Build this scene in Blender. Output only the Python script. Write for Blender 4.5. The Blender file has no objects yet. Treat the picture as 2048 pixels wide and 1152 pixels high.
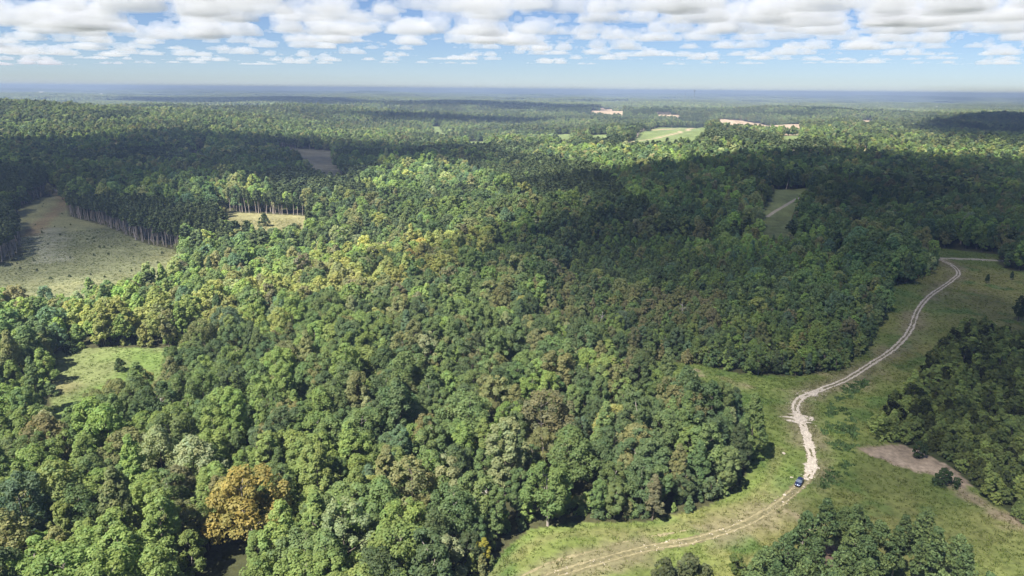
import bpy, bmesh, math, random
import numpy as np
from mathutils import Matrix, Vector

# ------------------------------------------------------------------ camera, sky, sun, exposure
S = bpy.context.scene
CAM_H = 110.0            # drone height above the ground by the car
FPX = 1400.0             # focal length in pixels of the 2048 px wide photograph
PITCH = math.radians(15.85)
ROLL = math.radians(0.5)
CW, CH = 2048.0, 1152.0

cam_d = bpy.data.cameras.new('camera')
cam_d.sensor_width = 36.0
cam_d.lens = 36.0 * FPX / CW
cam_d.clip_start = 1.0
cam_d.clip_end = 120000.0
cam = bpy.data.objects.new('camera', cam_d)
S.collection.objects.link(cam)
Rm = Matrix.Rotation(math.pi / 2 - PITCH, 3, 'X') @ Matrix.Rotation(ROLL, 3, 'Z')
cam.matrix_world = Matrix.Translation((0, 0, CAM_H)) @ Rm.to_4x4()
S.camera = cam
RN = np.array(Rm)

SUN_AZ = math.radians(-136)      # clockwise from the view direction (+Y); negative = from the left, a little behind
SUN_EL = math.radians(55)
SUN = np.array([math.sin(SUN_AZ) * math.cos(SUN_EL), math.cos(SUN_AZ) * math.cos(SUN_EL), math.sin(SUN_EL)])

W = bpy.data.worlds.new('World')
S.world = W
W.use_nodes = True
wn = W.node_tree
wn.nodes.clear()
wo = wn.nodes.new('ShaderNodeOutputWorld')
wb = wn.nodes.new('ShaderNodeBackground')
sk = wn.nodes.new('ShaderNodeTexSky')
sk.sky_type = 'NISHITA'
sk.sun_disc = False
sk.sun_elevation = SUN_EL
sk.sun_rotation = SUN_AZ
sk.altitude = 200.0
sk.air_density = 0.75
sk.dust_density = 0.05
sk.ozone_density = 3.0
wb.inputs['Strength'].default_value = 0.052
tn = wn.nodes.new('ShaderNodeMix'); tn.data_type = 'RGBA'; tn.blend_type = 'MULTIPLY'; tn.inputs['Factor'].default_value = 1.0
tn.inputs[7].default_value = (0.69, 0.74, 0.88, 1)      # the camera's cooler rendering of the whole sky
wn.links.new(sk.outputs[0], tn.inputs[6])
wn.links.new(tn.outputs[2], wb.inputs[0])
wn.links.new(wb.outputs[0], wo.inputs[0])

sun_d = bpy.data.lights.new('sun', 'SUN')
sun_d.energy = 4.6
sun_d.angle = math.radians(0.53)
sun_d.color = (1.0, 0.955, 0.88)
sun = bpy.data.objects.new('sun', sun_d)
S.collection.objects.link(sun)
sun.rotation_euler = Vector(SUN).to_track_quat('Z', 'Y').to_euler()
sun.location = (0, 0, 300)

S.view_settings.view_transform = 'Standard'
S.view_settings.look = 'None'
S.view_settings.gamma = 1.0
S.view_settings.use_curve_mapping = False
S.view_settings.exposure = 1.3
S.render.engine = 'CYCLES'
C = S.cycles
C.use_denoising = True
C.denoiser = 'OPENIMAGEDENOISE'
C.max_bounces = 12
C.diffuse_bounces = 5
C.glossy_bounces = 2
C.transmission_bounces = 2
C.transparent_max_bounces = 24
C.volume_bounces = 8
C.use_fast_gi = False
C.sample_clamp_indirect = 6.0
C.caustics_reflective = False
C.caustics_refractive = False
C.use_adaptive_sampling = True
C.adaptive_threshold = 0.02

rng = np.random.default_rng(7)
random.seed(7)
PI = math.pi

# ------------------------------------------------------------------ helpers
def link(o):
    S.collection.objects.link(o)
    return o

def tag(o, label=None, cat=None, group=None, kind=None):
    if label: o['label'] = label
    if cat: o['category'] = cat
    if group: o['group'] = group
    if kind: o['kind'] = kind
    return o

def empty(name, loc=(0, 0, 0), rz=0.0):
    o = bpy.data.objects.new(name, None)
    o.empty_display_size = 0.5
    o.location = loc
    o.rotation_euler = (0, 0, rz)
    return link(o)

def sstep(a, b, x):
    t = np.clip((x - a) / (b - a), 0, 1)
    return t * t * (3 - 2 * t)

def _hash(ix, iy, iz, seed):
    n = (ix.astype(np.int64) * 374761393 + iy.astype(np.int64) * 668265263 + iz.astype(np.int64) * 2147483647 + seed * 1274126177) & 0x7fffffff
    n = ((n ^ (n >> 13)) * 1274126177) & 0x7fffffff
    n = ((n ^ (n >> 16)) * 668265263) & 0x7fffffff
    return ((n ^ (n >> 15)) & 0xffff) / 32767.5 - 1.0

def noise2(x, y, seed=0):
    x = np.asarray(x, float); y = np.asarray(y, float)
    xi = np.floor(x); yi = np.floor(y)
    fx = x - xi; fy = y - yi
    fx = fx * fx * fx * (fx * (fx * 6 - 15) + 10); fy = fy * fy * fy * (fy * (fy * 6 - 15) + 10)
    z = np.zeros_like(xi)
    a = _hash(xi, yi, z, seed); b = _hash(xi + 1, yi, z, seed)
    c = _hash(xi, yi + 1, z, seed); d = _hash(xi + 1, yi + 1, z, seed)
    return (a * (1 - fx) + b * fx) * (1 - fy) + (c * (1 - fx) + d * fx) * fy

def noise3(p, seed=0):
    pi = np.floor(p); f = p - pi
    f = f * f * (3 - 2 * f)
    out = 0
    for dx in (0, 1):
        for dy in (0, 1):
            for dz in (0, 1):
                w = (f[:, 0] if dx else 1 - f[:, 0]) * (f[:, 1] if dy else 1 - f[:, 1]) * (f[:, 2] if dz else 1 - f[:, 2])
                out = out + w * _hash(pi[:, 0] + dx, pi[:, 1] + dy, pi[:, 2] + dz, seed)
    return out

def fbm2(x, y, seed=0, oct=4):
    s = 0; a = 1.0; t = 0
    for k in range(oct):
        s = s + a * noise2(x * 2 ** k + 17.3 * k, y * 2 ** k - 9.1 * k, seed + k); t += a; a *= 0.5
    return s / t

def mesh_obj(name, verts, faces, mats, parent=None, smooth=False, mat_idx=None, attrs=None):
    """faces: (N,4) or (N,3) array, or list of faces"""
    me = bpy.data.meshes.new(name)
    v = np.asarray(verts, np.float32)
    if isinstance(faces, np.ndarray):
        n, k = faces.shape
        me.vertices.add(len(v)); me.vertices.foreach_set('co', v.ravel())
        me.loops.add(n * k); me.loops.foreach_set('vertex_index', faces.astype(np.int32).ravel())
        me.polygons.add(n)
        me.polygons.foreach_set('loop_start', np.arange(0, n * k, k, dtype=np.int32))
        me.polygons.foreach_set('loop_total', np.full(n, k, dtype=np.int32))
    else:
        me.from_pydata([tuple(p) for p in v], [], [tuple(f) for f in faces])
    for m in mats: me.materials.append(m)
    if mat_idx is not None: me.polygons.foreach_set('material_index', np.asarray(mat_idx, np.int32))
    if attrs:
        for an, (ty, dom, arr) in attrs.items():
            a = me.attributes.new(an, ty, dom)
            a.data.foreach_set('color' if ty == 'FLOAT_COLOR' else 'vector' if ty == 'FLOAT_VECTOR' else 'value', np.asarray(arr).ravel())
    me.update(calc_edges=True)
    if smooth: me.polygons.foreach_set('use_smooth', np.ones(len(me.polygons), bool))
    o = bpy.data.objects.new(name, me)
    if parent is not None: o.parent = parent
    return o

# ------------------------------------------------------------------ terrain height
def height(x, y):
    x = np.asarray(x, float); y = np.asarray(y, float)
    r = np.hypot(x, y)
    z = 1.6 * noise2(x / 95, y / 95, 3) * sstep(60, 200, r)
    a = sstep(330, 1100, r)
    z = z + a * (11.0 * noise2(x / 330, y / 330, 11) + 15.0 * noise2(x / 800 + .3, y / 800, 12))
    b = sstep(2500, 8000, r)
    z = z + b * (22 * noise2(x / 2300, y / 1500, 13) + 9 * noise2(x / 1100, y / 900, 14))
    c = sstep(9000, 20000, r)
    z = z + c * (38 * noise2(x / 4200, y / 3600, 15) + 14 * noise2(x / 1500, y / 1500, 16) + 14)
    # valley bottom with the yellow trees
    d = np.abs((x + 60) * 0.42 - (y - 370) * 0.91 * 0.5)
    z = z - 5.0 * np.exp(-(d / 70) ** 2) * sstep(150, 300, r) * (1 - sstep(700, 900, r))
    # long wooded hill on the far left side of the valley, and lower ones
    for hx, hy, sx, sy, hh in ((-1260, 1720, 560, 290, 46), (-900, 2500, 700, 260, 26), (-350, 3600, 900, 350, 22), (1100, 3200, 900, 320, 18),
                               (2300, 2600, 700, 500, 16), (250, 1300, 260, 130, 8), (620, 2300, 330, 240, 12)):
        z = z + hh * np.exp(-((x - hx) / sx) ** 2 - ((y - hy) / sy) ** 2)
    return z

def pix(px, py, h=0.0):
    """the point where the ray through photo pixel (px, py) first comes down to h metres above the terrain"""
    d = RN @ np.array([(px - CW / 2) / FPX, (CH / 2 - py) / FPX, -1.0])
    d = d / np.linalg.norm(d)
    ts = np.geomspace(60, 45000, 5000)
    P = d[None] * ts[:, None]
    g = CAM_H + P[:, 2] - height(P[:, 0], P[:, 1]) - h
    k = np.argmax(g <= 0) if (g <= 0).any() else len(ts) - 1
    if k > 0 and (g <= 0).any():
        t = ts[k - 1] + (ts[k] - ts[k - 1]) * g[k - 1] / (g[k - 1] - g[k])
    else:
        t = ts[k]
    return np.array([d[0] * t, d[1] * t])

def poly(pts):
    return np.array([pix(*p) for p in pts])

def inside(P, x, y):
    x = np.asarray(x); y = np.asarray(y)
    res = np.zeros(x.shape, bool)
    bx = (x >= P[:, 0].min()) & (x <= P[:, 0].max()) & (y >= P[:, 1].min()) & (y <= P[:, 1].max())
    if not bx.any(): return res
    xs = x[bx]; ys = y[bx]
    c = np.zeros(xs.shape, bool)
    n = len(P)
    for i in range(n):
        x0, y0 = P[i]; x1, y1 = P[(i + 1) % n]
        if y0 == y1: continue
        cr = ((y0 > ys) != (y1 > ys)) & (xs < (x1 - x0) * (ys - y0) / (y1 - y0) + x0)
        c ^= cr
    res[bx] = c
    return res

def dist_line(L, x, y):
    best = np.full(np.shape(x), 1e9)
    for i in range(len(L) - 1):
        a = L[i]; v = L[i + 1] - a
        t = np.clip(((x - a[0]) * v[0] + (y - a[1]) * v[1]) / max(1e-9, v @ v), 0, 1)
        best = np.minimum(best, np.hypot(x - a[0] - t * v[0], y - a[1] - t * v[1]))
    return best

def smooth_line(P, step):
    """Catmull-Rom through P, resampled every step metres"""
    Q = np.vstack([2 * P[0] - P[1], P, 2 * P[-1] - P[-2]])
    out = []
    for i in range(1, len(Q) - 2):
        t = np.linspace(0, 1, 24, endpoint=False)[:, None]
        p0, p1, p2, p3 = Q[i - 1], Q[i], Q[i + 1], Q[i + 2]
        out.append(0.5 * (2 * p1 + (p2 - p0) * t + (2 * p0 - 5 * p1 + 4 * p2 - p3) * t ** 2 + (3 * p1 - p0 - 3 * p2 + p3) * t ** 3))
    out = np.vstack(out + [P[-1:]])
    s = np.r_[0, np.cumsum(np.hypot(*np.diff(out, axis=0).T))]
    n = max(2, int(s[-1] / step))
    u = np.linspace(0, s[-1], n)
    return np.c_[np.interp(u, s, out[:, 0]), np.interp(u, s, out[:, 1])]

# ------------------------------------------------------------------ ground cover zones, read off the photograph
GRASS_MAIN = poly([(860, 1400), (955, 1160), (1010, 1100), (1060, 1058), (1150, 1046), (1300, 1043), (1420, 1012), (1485, 968), (1497, 920), (1482, 850, 2), (1466, 800, 7),
                   (1450, 765, 13), (1400, 746, 13), (1310, 736, 14), (1280, 724, 6), (1310, 721), (1400, 729), (1480, 748), (1600, 753), (1690, 737), (1740, 688), (1768, 628),
                   (1778, 574), (1820, 566), (1858, 546), (1868, 522), (1845, 503), (1880, 496), (2000, 510), (1994, 527), (2015, 541), (2120, 548), (2400, 640), (2500, 1500)])
THICKET = poly([(2400, 620), (2048, 664, 5), (1965, 640, 5), (1915, 650, 5), (1880, 692, 4), (1840, 752, 4), (1788, 802, 4), (1748, 850, 3), (1762, 875), (1835, 900), (1905, 935),
                (1965, 990), (2060, 1050), (2500, 1250)])
PINE_ISLE = poly([(1300, 1420), (1480, 1240), (1560, 1150), (1640, 1105), (1690, 1066), (1760, 1080), (1850, 1115), (1950, 1175), (2000, 1250), (1950, 1500)])
MEADOW = poly([(112, 702), (210, 694), (330, 696), (420, 670), (428, 674, 2), (345, 712, 10), (330, 745, 14.5), (262, 742, 14.5), (200, 752, 14.5), (160, 785, 14.5), (152, 815, 15), (92, 805, 15),
               (84, 765, 14), (96, 726, 6)])
FIELD = poly([(95, 374), (140, 378), (128, 400), (140, 432), (210, 452), (290, 487), (350, 500), (376, 502, 8), (330, 522, 14), (250, 548, 15), (150, 565, 15), (60, 584, 15), (0, 590, 15),
              (-200, 630, 15), (-200, 575), (0, 528), (46, 508), (40, 470), (18, 436), (55, 408), (100, 392)])
CLEARINGS = {
    'straw_a': poly([(445, 424), (622, 432), (606, 450, 14), (530, 459, 14), (448, 451, 14)]),
    'grass_b': poly([(1548, 380), (1626, 377), (1620, 392, 6), (1584, 424, 14), (1590, 436, 16), (1548, 452, 18), (1510, 440, 16), (1522, 414, 6)]),
    'cut_c': poly([(552, 294), (668, 301), (670, 330), (700, 355, 15), (650, 350, 15), (612, 332, 15), (580, 312, 12)]),
    'green_d': poly([(1300, 259), (1410, 253), (1416, 270, 6), (1392, 277, 14), (1290, 284, 16), (1236, 286, 16), (1272, 272, 6)]),
    'clay_e': poly([(1436, 239), (1472, 240), (1522, 247), (1602, 249), (1602, 256, 17), (1560, 256, 17), (1500, 252, 17), (1438, 249, 17)]),
    'clay_f': poly([(1180, 214), (1200, 215), (1246, 221), (1248, 227, 24), (1210, 225, 24), (1182, 220, 22)]),
    'clay_g': poly([(1312, 229), (1360, 230), (1362, 234, 14), (1314, 233, 14)]),
    'clay_h': poly([(1722, 241), (1748, 240), (1748, 246, 12), (1722, 248, 12)]),
    'green_i': poly([(862, 253), (880, 252), (896, 266, 10), (890, 272, 14), (866, 266, 14)]),
    'green_j': poly([(925, 282), (968, 284), (982, 290, 14), (940, 291, 14)]),
    'green_k': poly([(1108, 270), (1140, 268), (1156, 280, 14), (1116, 280, 14)]),
    'green_l': poly([(1178, 270), (1216, 269), (1224, 279, 14), (1182, 278, 14)]),
    'straw_m': poly([(222, 284), (246, 282), (240, 293, 14), (216, 294, 14)]),
    'green_n': poly([(1562, 273), (1602, 271), (1600, 280, 14), (1560, 281, 14)]),
    'clay_o': poly([(1474, 307), (1490, 306), (1490, 313, 12), (1472, 314, 12)]),
    'straw_p': poly([(1712, 298), (1738, 297), (1738, 306, 12), (1712, 307, 12)]),
    'cut_q': poly([(385, 300), (415, 300), (412, 316, 10), (380, 318, 10)]),
}
PINES = [poly([(133, 432), (210, 454), (290, 487), (350, 500), (395, 500), (455, 470, 16), (425, 415, 16), (300, 396, 16), (138, 386, 16)]),
         poly([(-200, 570), (0, 526), (45, 506), (40, 475), (20, 445), (-200, 470)]),
         poly([(-200, 430), (0, 424), (60, 404), (98, 388), (92, 345, 16), (0, 330, 16), (-200, 330, 16)]),
         poly([(668, 318, 4), (760, 340), (970, 352), (985, 340, 14), (860, 318, 16), (700, 295, 16)]),
         poly([(560, 292), (760, 302, 4), (740, 292, 14), (560, 280, 16)]),
         poly([(730, 250), (860, 255), (850, 240, 14), (740, 240, 14)]),
         poly([(1180, 215), (1000, 222), (1000, 200, 12), (1180, 205, 12)]),
         poly([(450, 420), (620, 430), (640, 415, 12), (470, 402, 12)])]
YELLOWS = poly([(150, 610, 15), (330, 592, 15), (430, 585, 15), (560, 520, 15), (700, 490, 15), (870, 468, 15), (985, 468, 15), (985, 510, 15), (860, 552, 15), (690, 575, 15), (550, 605, 15),
                (420, 650, 15), (320, 690, 15), (170, 660, 15)])
BROWNS = poly([(700, 548, 15), (900, 525, 15), (1150, 535, 15), (1420, 560, 15), (1440, 625, 15), (1150, 615, 15), (900, 605, 15), (700, 595, 15)])
GREENS = poly([(470, 650, 15), (560, 615, 15), (720, 590, 15), (780, 640, 15), (690, 720, 15), (560, 780, 15), (470, 740, 15)])
YOUNG = poly([(1050, 640, 10), (1250, 700, 8), (1480, 748), (1600, 753), (1690, 737), (1740, 688), (1768, 628), (1778, 574), (1600, 470, 8), (1400, 470, 10), (1150, 480, 10)])
SOIL = poly([(1700, 893), (1735, 896), (1790, 884), (1850, 897), (1900, 925), (1945, 975), (1935, 985), (1880, 950), (1830, 938), (1790, 928), (1750, 912)])

TRACK_PX = [(1000, 1215), (1090, 1158), (1180, 1128), (1290, 1098), (1400, 1077), (1490, 1046), (1560, 1006), (1598, 972), (1621, 945), (1622, 905), (1606, 852), (1591, 818), (1601, 797),
            (1640, 780), (1690, 760), (1740, 729), (1790, 695), (1820, 660), (1836, 620), (1862, 590), (1902, 562), (1917, 547), (1906, 532), (1880, 519)]
TRACK = smooth_line(poly(TRACK_PX), 1.0)
CROSS = smooth_line(poly([(1840, 514), (1868, 516), (1930, 518), (1992, 521), (2040, 525)]), 1.0)
LANE_B = smooth_line(poly([(1540, 430), (1562, 416), (1590, 400), (1622, 385)]), 2.0)
LANE_C = smooth_line(poly([(1740, 900), (1800, 915), (1870, 945), (1950, 1000), (2060, 1060)]), 2.0)
LANE_D = smooth_line(poly([(100, 378), (118, 382), (128, 384)]), 2.0)
LANE_F = smooth_line(poly([(1200, 300), (1270, 283), (1330, 272), (1365, 262), (1385, 256)]), 4.0)
DIVERGE = smooth_line(poly([(950, 1170), (1100, 1075), (1300, 1062), (1420, 1035), (1520, 985), (1560, 900)]), 2.0)

OPEN_ALL = [GRASS_MAIN, MEADOW, FIELD] + list(CLEARINGS.values())

def is_open(x, y):
    m = np.zeros(np.shape(x), bool)
    for P in OPEN_ALL: m |= inside(P, x, y)
    return m

def in_pines(x, y):
    m = np.zeros(np.shape(x), bool)
    for P in PINES: m |= inside(P, x, y)
    return m

# ------------------------------------------------------------------ materials
def new_mat(name):
    m = bpy.data.materials.new(name)
    m.use_nodes = True
    nt = m.node_tree
    nt.nodes.clear()
    out = nt.nodes.new('ShaderNodeOutputMaterial')
    return m, nt, out

def simple_mat(name, col, rough=0.7, metal=0.0, noise=0.0, scale=5.0, spec=0.3):
    m, nt, out = new_mat(name)
    b = nt.nodes.new('ShaderNodeBsdfPrincipled')
    b.inputs['Roughness'].default_value = rough
    b.inputs['Metallic'].default_value = metal
    b.inputs['Specular IOR Level'].default_value = spec
    b.inputs['Base Color'].default_value = (*col, 1)
    if noise:
        tc = nt.nodes.new('ShaderNodeTexCoord')
        n = nt.nodes.new('ShaderNodeTexNoise'); n.inputs['Scale'].default_value = scale; n.inputs['Detail'].default_value = 5
        r = nt.nodes.new('ShaderNodeMapRange')
        r.inputs['To Min'].default_value = 1 - noise; r.inputs['To Max'].default_value = 1 + noise
        r.inputs['From Min'].default_value = 0.25; r.inputs['From Max'].default_value = 0.75
        mx = nt.nodes.new('ShaderNodeMix'); mx.data_type = 'RGBA'; mx.blend_type = 'MULTIPLY'
        mx.inputs['Factor'].default_value = 1.0
        mx.inputs[6].default_value = (*col, 1)
        nt.links.new(tc.outputs['Object'], n.inputs['Vector'])
        nt.links.new(n.outputs['Fac'], r.inputs['Value'])
        nt.links.new(r.outputs[0], mx.inputs[7])
        nt.links.new(mx.outputs[2], b.inputs['Base Color'])
    nt.links.new(b.outputs[0], out.inputs['Surface'])
    return m

def leaf_mat(name, transl=0.42):
    """foliage: the thing's own tint times the colour of each leaf spray"""
    m, nt, out = new_mat(name)
    t = nt.nodes.new('ShaderNodeAttribute'); t.attribute_type = 'INSTANCER'; t.attribute_name = 'tint'
    v = nt.nodes.new('ShaderNodeAttribute'); v.attribute_type = 'GEOMETRY'; v.attribute_name = 'spray'
    mx = nt.nodes.new('ShaderNodeVectorMath'); mx.operation = 'MULTIPLY'
    nt.links.new(t.outputs['Vector'], mx.inputs[0]); nt.links.new(v.outputs['Vector'], mx.inputs[1])
    d = nt.nodes.new('ShaderNodeBsdfDiffuse')
    tr = nt.nodes.new('ShaderNodeBsdfTranslucent')
    br = nt.nodes.new('ShaderNodeVectorMath'); br.operation = 'MULTIPLY'; br.inputs[1].default_value = (1.25, 1.35, 0.7)
    nt.links.new(mx.outputs[0], d.inputs['Color']); nt.links.new(mx.outputs[0], br.inputs[0]); nt.links.new(br.outputs[0], tr.inputs['Color'])
    ms = nt.nodes.new('ShaderNodeMixShader'); ms.inputs[0].default_value = transl
    g = nt.nodes.new('ShaderNodeBsdfGlossy'); g.inputs['Roughness'].default_value = 0.55; g.inputs['Color'].default_value = (1, 1, 1, 1)
    ms2 = nt.nodes.new('ShaderNodeMixShader'); ms2.inputs[0].default_value = 0.008
    nt.links.new(d.outputs[0], ms.inputs[1]); nt.links.new(tr.outputs[0], ms.inputs[2])
    nt.links.new(ms.outputs[0], ms2.inputs[1]); nt.links.new(g.outputs[0], ms2.inputs[2])
    nt.links.new(ms2.outputs[0], out.inputs['Surface'])
    return m

LEAF = leaf_mat('leaf')
NEEDLE = leaf_mat('needle', 0.12)
BLADE = leaf_mat('grass_blade', 0.3)
CANOPY = leaf_mat('canopy', 0.05)
BARK = simple_mat('bark', (0.13, 0.105, 0.085), 0.9, noise=0.35, scale=3)
PALE_BARK = simple_mat('pale_bark', (0.36, 0.31, 0.27), 0.9, noise=0.3, scale=3)
PINE_BARK = simple_mat('pine_bark', (0.40, 0.34, 0.30), 0.9, noise=0.35, scale=3)

def ground_mat():
    m, nt, out = new_mat('ground_cover')
    a = nt.nodes.new('ShaderNodeAttribute'); a.attribute_name = 'cover'
    tc = nt.nodes.new('ShaderNodeTexCoord')
    n1 = nt.nodes.new('ShaderNodeTexNoise'); n1.inputs['Scale'].default_value = 0.55; n1.inputs['Detail'].default_value = 7; n1.inputs['Roughness'].default_value = 0.7
    n2 = nt.nodes.new('ShaderNodeTexNoise'); n2.inputs['Scale'].default_value = 0.05; n2.inputs['Detail'].default_value = 5
    for n in (n1, n2): nt.links.new(tc.outputs['Object'], n.inputs['Vector'])
    r1 = nt.nodes.new('ShaderNodeMapRange'); r1.inputs[1].default_value = 0.3; r1.inputs[2].default_value = 0.7; r1.inputs[3].default_value = 0.6; r1.inputs[4].default_value = 1.4
    r2 = nt.nodes.new('ShaderNodeMapRange'); r2.inputs[1].default_value = 0.3; r2.inputs[2].default_value = 0.7; r2.inputs[3].default_value = 0.8; r2.inputs[4].default_value = 1.2
    nt.links.new(n1.outputs['Fac'], r1.inputs[0]); nt.links.new(n2.outputs['Fac'], r2.inputs[0])
    mm = nt.nodes.new('ShaderNodeMath'); mm.operation = 'MULTIPLY'
    nt.links.new(r1.outputs[0], mm.inputs[0]); nt.links.new(r2.outputs[0], mm.inputs[1])
    vs = nt.nodes.new('ShaderNodeVectorMath'); vs.operation = 'SCALE'
    nt.links.new(a.outputs['Vector'], vs.inputs[0]); nt.links.new(mm.outputs[0], vs.inputs['Scale'])
    b = nt.nodes.new('ShaderNodeBsdfPrincipled'); b.inputs['Roughness'].default_value = 0.95; b.inputs['Specular IOR Level'].default_value = 0.1
    nt.links.new(vs.outputs[0], b.inputs['Base Color'])
    bp = nt.nodes.new('ShaderNodeBump'); bp.inputs['Strength'].default_value = 0.6; bp.inputs['Distance'].default_value = 0.3
    nt.links.new(n1.outputs['Fac'], bp.inputs['Height']); nt.links.new(bp.outputs[0], b.inputs['Normal'])
    nt.links.new(b.outputs[0], out.inputs['Surface'])
    return m

# ------------------------------------------------------------------ the ground sheet
def cover_colour(x, y):
    """base colour of what grows or lies on the ground at (x, y)"""
    x = np.asarray(x, float); y = np.asarray(y, float)
    r = np.hypot(x, y)
    n = len(x)
    nA = fbm2(x / 22, y / 22, 31, 4); nB = fbm2(x / 5, y / 5, 37, 4); nC = fbm2(x / 70, y / 70, 41, 3)
    floor_ = np.array([0.045, 0.05, 0.022]) + (nA[:, None] * 0.5 + 0.5) * np.array([0.02, 0.012, 0.008])
    far_ = np.array([0.060, 0.078, 0.036]) * (1 + 0.35 * fbm2(x / 400, y / 260, 43, 4)[:, None])
    k = sstep(2500, 6000, r)[:, None]
    col = floor_ * (1 - k) + far_ * k
    def mixin(m, c):
        m = np.clip(m, 0, 1)[:, None]
        return col * (1 - m) + np.asarray(c) * m
    g = inside(GRASS_MAIN, x, y)
    if g.any():
        gr = np.array([0.122, 0.158, 0.042]); ol = np.array([0.172, 0.170, 0.060]); dk = np.array([0.088, 0.136, 0.036]); dry = np.array([0.25, 0.21, 0.13])
        t = sstep(-0.45, 0.45, nC + 0.5 * nA)[:, None]
        c = gr * (1 - t) + ol * t
        t = sstep(0.12, 0.5, fbm2(x / 14 + 5, y / 14, 51, 4))[:, None]
        c = c * (1 - t) + dk * t
        d1 = dist_line(TRACK, x, y)
        t = (sstep(9, 2.5, d1 + 3 * nB) * sstep(-0.35, 0.3, nA + 0.3))[:, None]
        c = c * (1 - t * 0.75) + np.array([0.20, 0.17, 0.105]) * t * 0.75
        t = (sstep(0.3, 0.55, fbm2(x / 11, y / 11 + 9, 57, 5)) * sstep(-0.1, 0.4, fbm2(x / 45, y / 45, 58, 3)))[:, None]
        c = c * (1 - t) + dry * t
        t = (sstep(3.0, 0.3, dist_line(DIVERGE, x, y) + 1.2 * nB) * 0.5)[:, None]
        c = c * (1 - t) + np.array([0.17, 0.16, 0.07]) * t
        t = (0.75 * sstep(4.0, 0.6, dist_line(LANE_C, x, y) + 3.0 * nB + 1.5 * nA))[:, None]
        c = c * (1 - t) + np.array([0.26, 0.20, 0.145]) * t
        soil = inside(SOIL, x + 2.5 * nB, y + 3 * nA)
        c[soil] = np.array([0.28, 0.22, 0.16]) * (1 + 0.45 * nB[soil] + 0.2 * nA[soil])[:, None]
        isl = inside(PINE_ISLE, x + 4 * nA, y + 4 * nB)
        t = (isl * sstep(-0.35, 0.15, nA))[:, None]
        c = c * (1 - t) + np.array([0.15, 0.105, 0.078]) * t
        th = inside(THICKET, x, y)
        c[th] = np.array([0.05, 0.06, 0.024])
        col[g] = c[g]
    g = inside(MEADOW, x, y)
    if g.any():
        t = sstep(-0.3, 0.4, nA)[:, None]
        c = np.array([0.13, 0.185, 0.05]) * (1 - t) + np.array([0.165, 0.19, 0.075]) * t
        q = pix(120, 775, 0); t = (0.5 * sstep(13, 5, np.hypot(x - q[0], y - q[1]) + 5 * nA))[:, None]
        c = c * (1 - t) + np.array([0.19, 0.15, 0.08]) * t
        col[g] = c[g]
    g = inside(FIELD, x, y)
    if g.any():
        t = sstep(-0.35, 0.35, nC + 0.5 * nB)[:, None]
        c = np.array([0.215, 0.215, 0.105]) * (1 - t) + np.array([0.165, 0.175, 0.092]) * t
        q = [pix(90, 460), pix(95, 520)]
        t = (sstep(14, 4, dist_line(np.array(q), x, y) + 9 * nB + 6 * nA))[:, None]
        c = c * (1 - t) + np.array([0.235, 0.24, 0.165]) * t
        t = (sstep(9, 2, dist_line(poly([(110, 384), (135, 400), (90, 440), (60, 470)]), x, y) + 5 * nB))[:, None]
        c = c * (1 - t) + np.array([0.21, 0.165, 0.09]) * t
        col[g] = c[g]
    cc = {'straw': (0.24, 0.225, 0.11), 'grass': (0.175, 0.205, 0.085), 'cut': (0.175, 0.165, 0.118), 'green': (0.17, 0.215, 0.085), 'clay': (0.42, 0.325, 0.235), 'young': (0.15, 0.165, 0.085)}
    for nm, P in CLEARINGS.items():
        g = inside(P, x, y)
        if g.any(): col[g] = np.array(cc[nm.split('_')[0]]) * (1 + 0.3 * nA[g] + 0.25 * nB[g])[:, None]
    for L, wd, c in ((LANE_F, 4.0, (0.44, 0.34, 0.24)), (LANE_D, 2.5, (0.5, 0.43, 0.36)), (CROSS, 2.0, (0.46, 0.42, 0.34))):
        d = dist_line(L, x, y)
        t = sstep(wd + 1.2, wd - 0.4, d)[:, None]
        col = col * (1 - t) + np.array(c) * t
    q = pix(1345, 258); g = np.hypot((x - q[0]) / 90, (y - q[1]) / 30) < 1
    if g.any():
        t = (sstep(1.0, 0.6, np.hypot((x - q[0]) / 90, (y - q[1]) / 30) + 0.3 * nB) * 0.8)[:, None]
        col = col * (1 - t) + np.array([0.44, 0.32, 0.22]) * t
    return np.clip(col, 0.01, 0.8)

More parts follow.
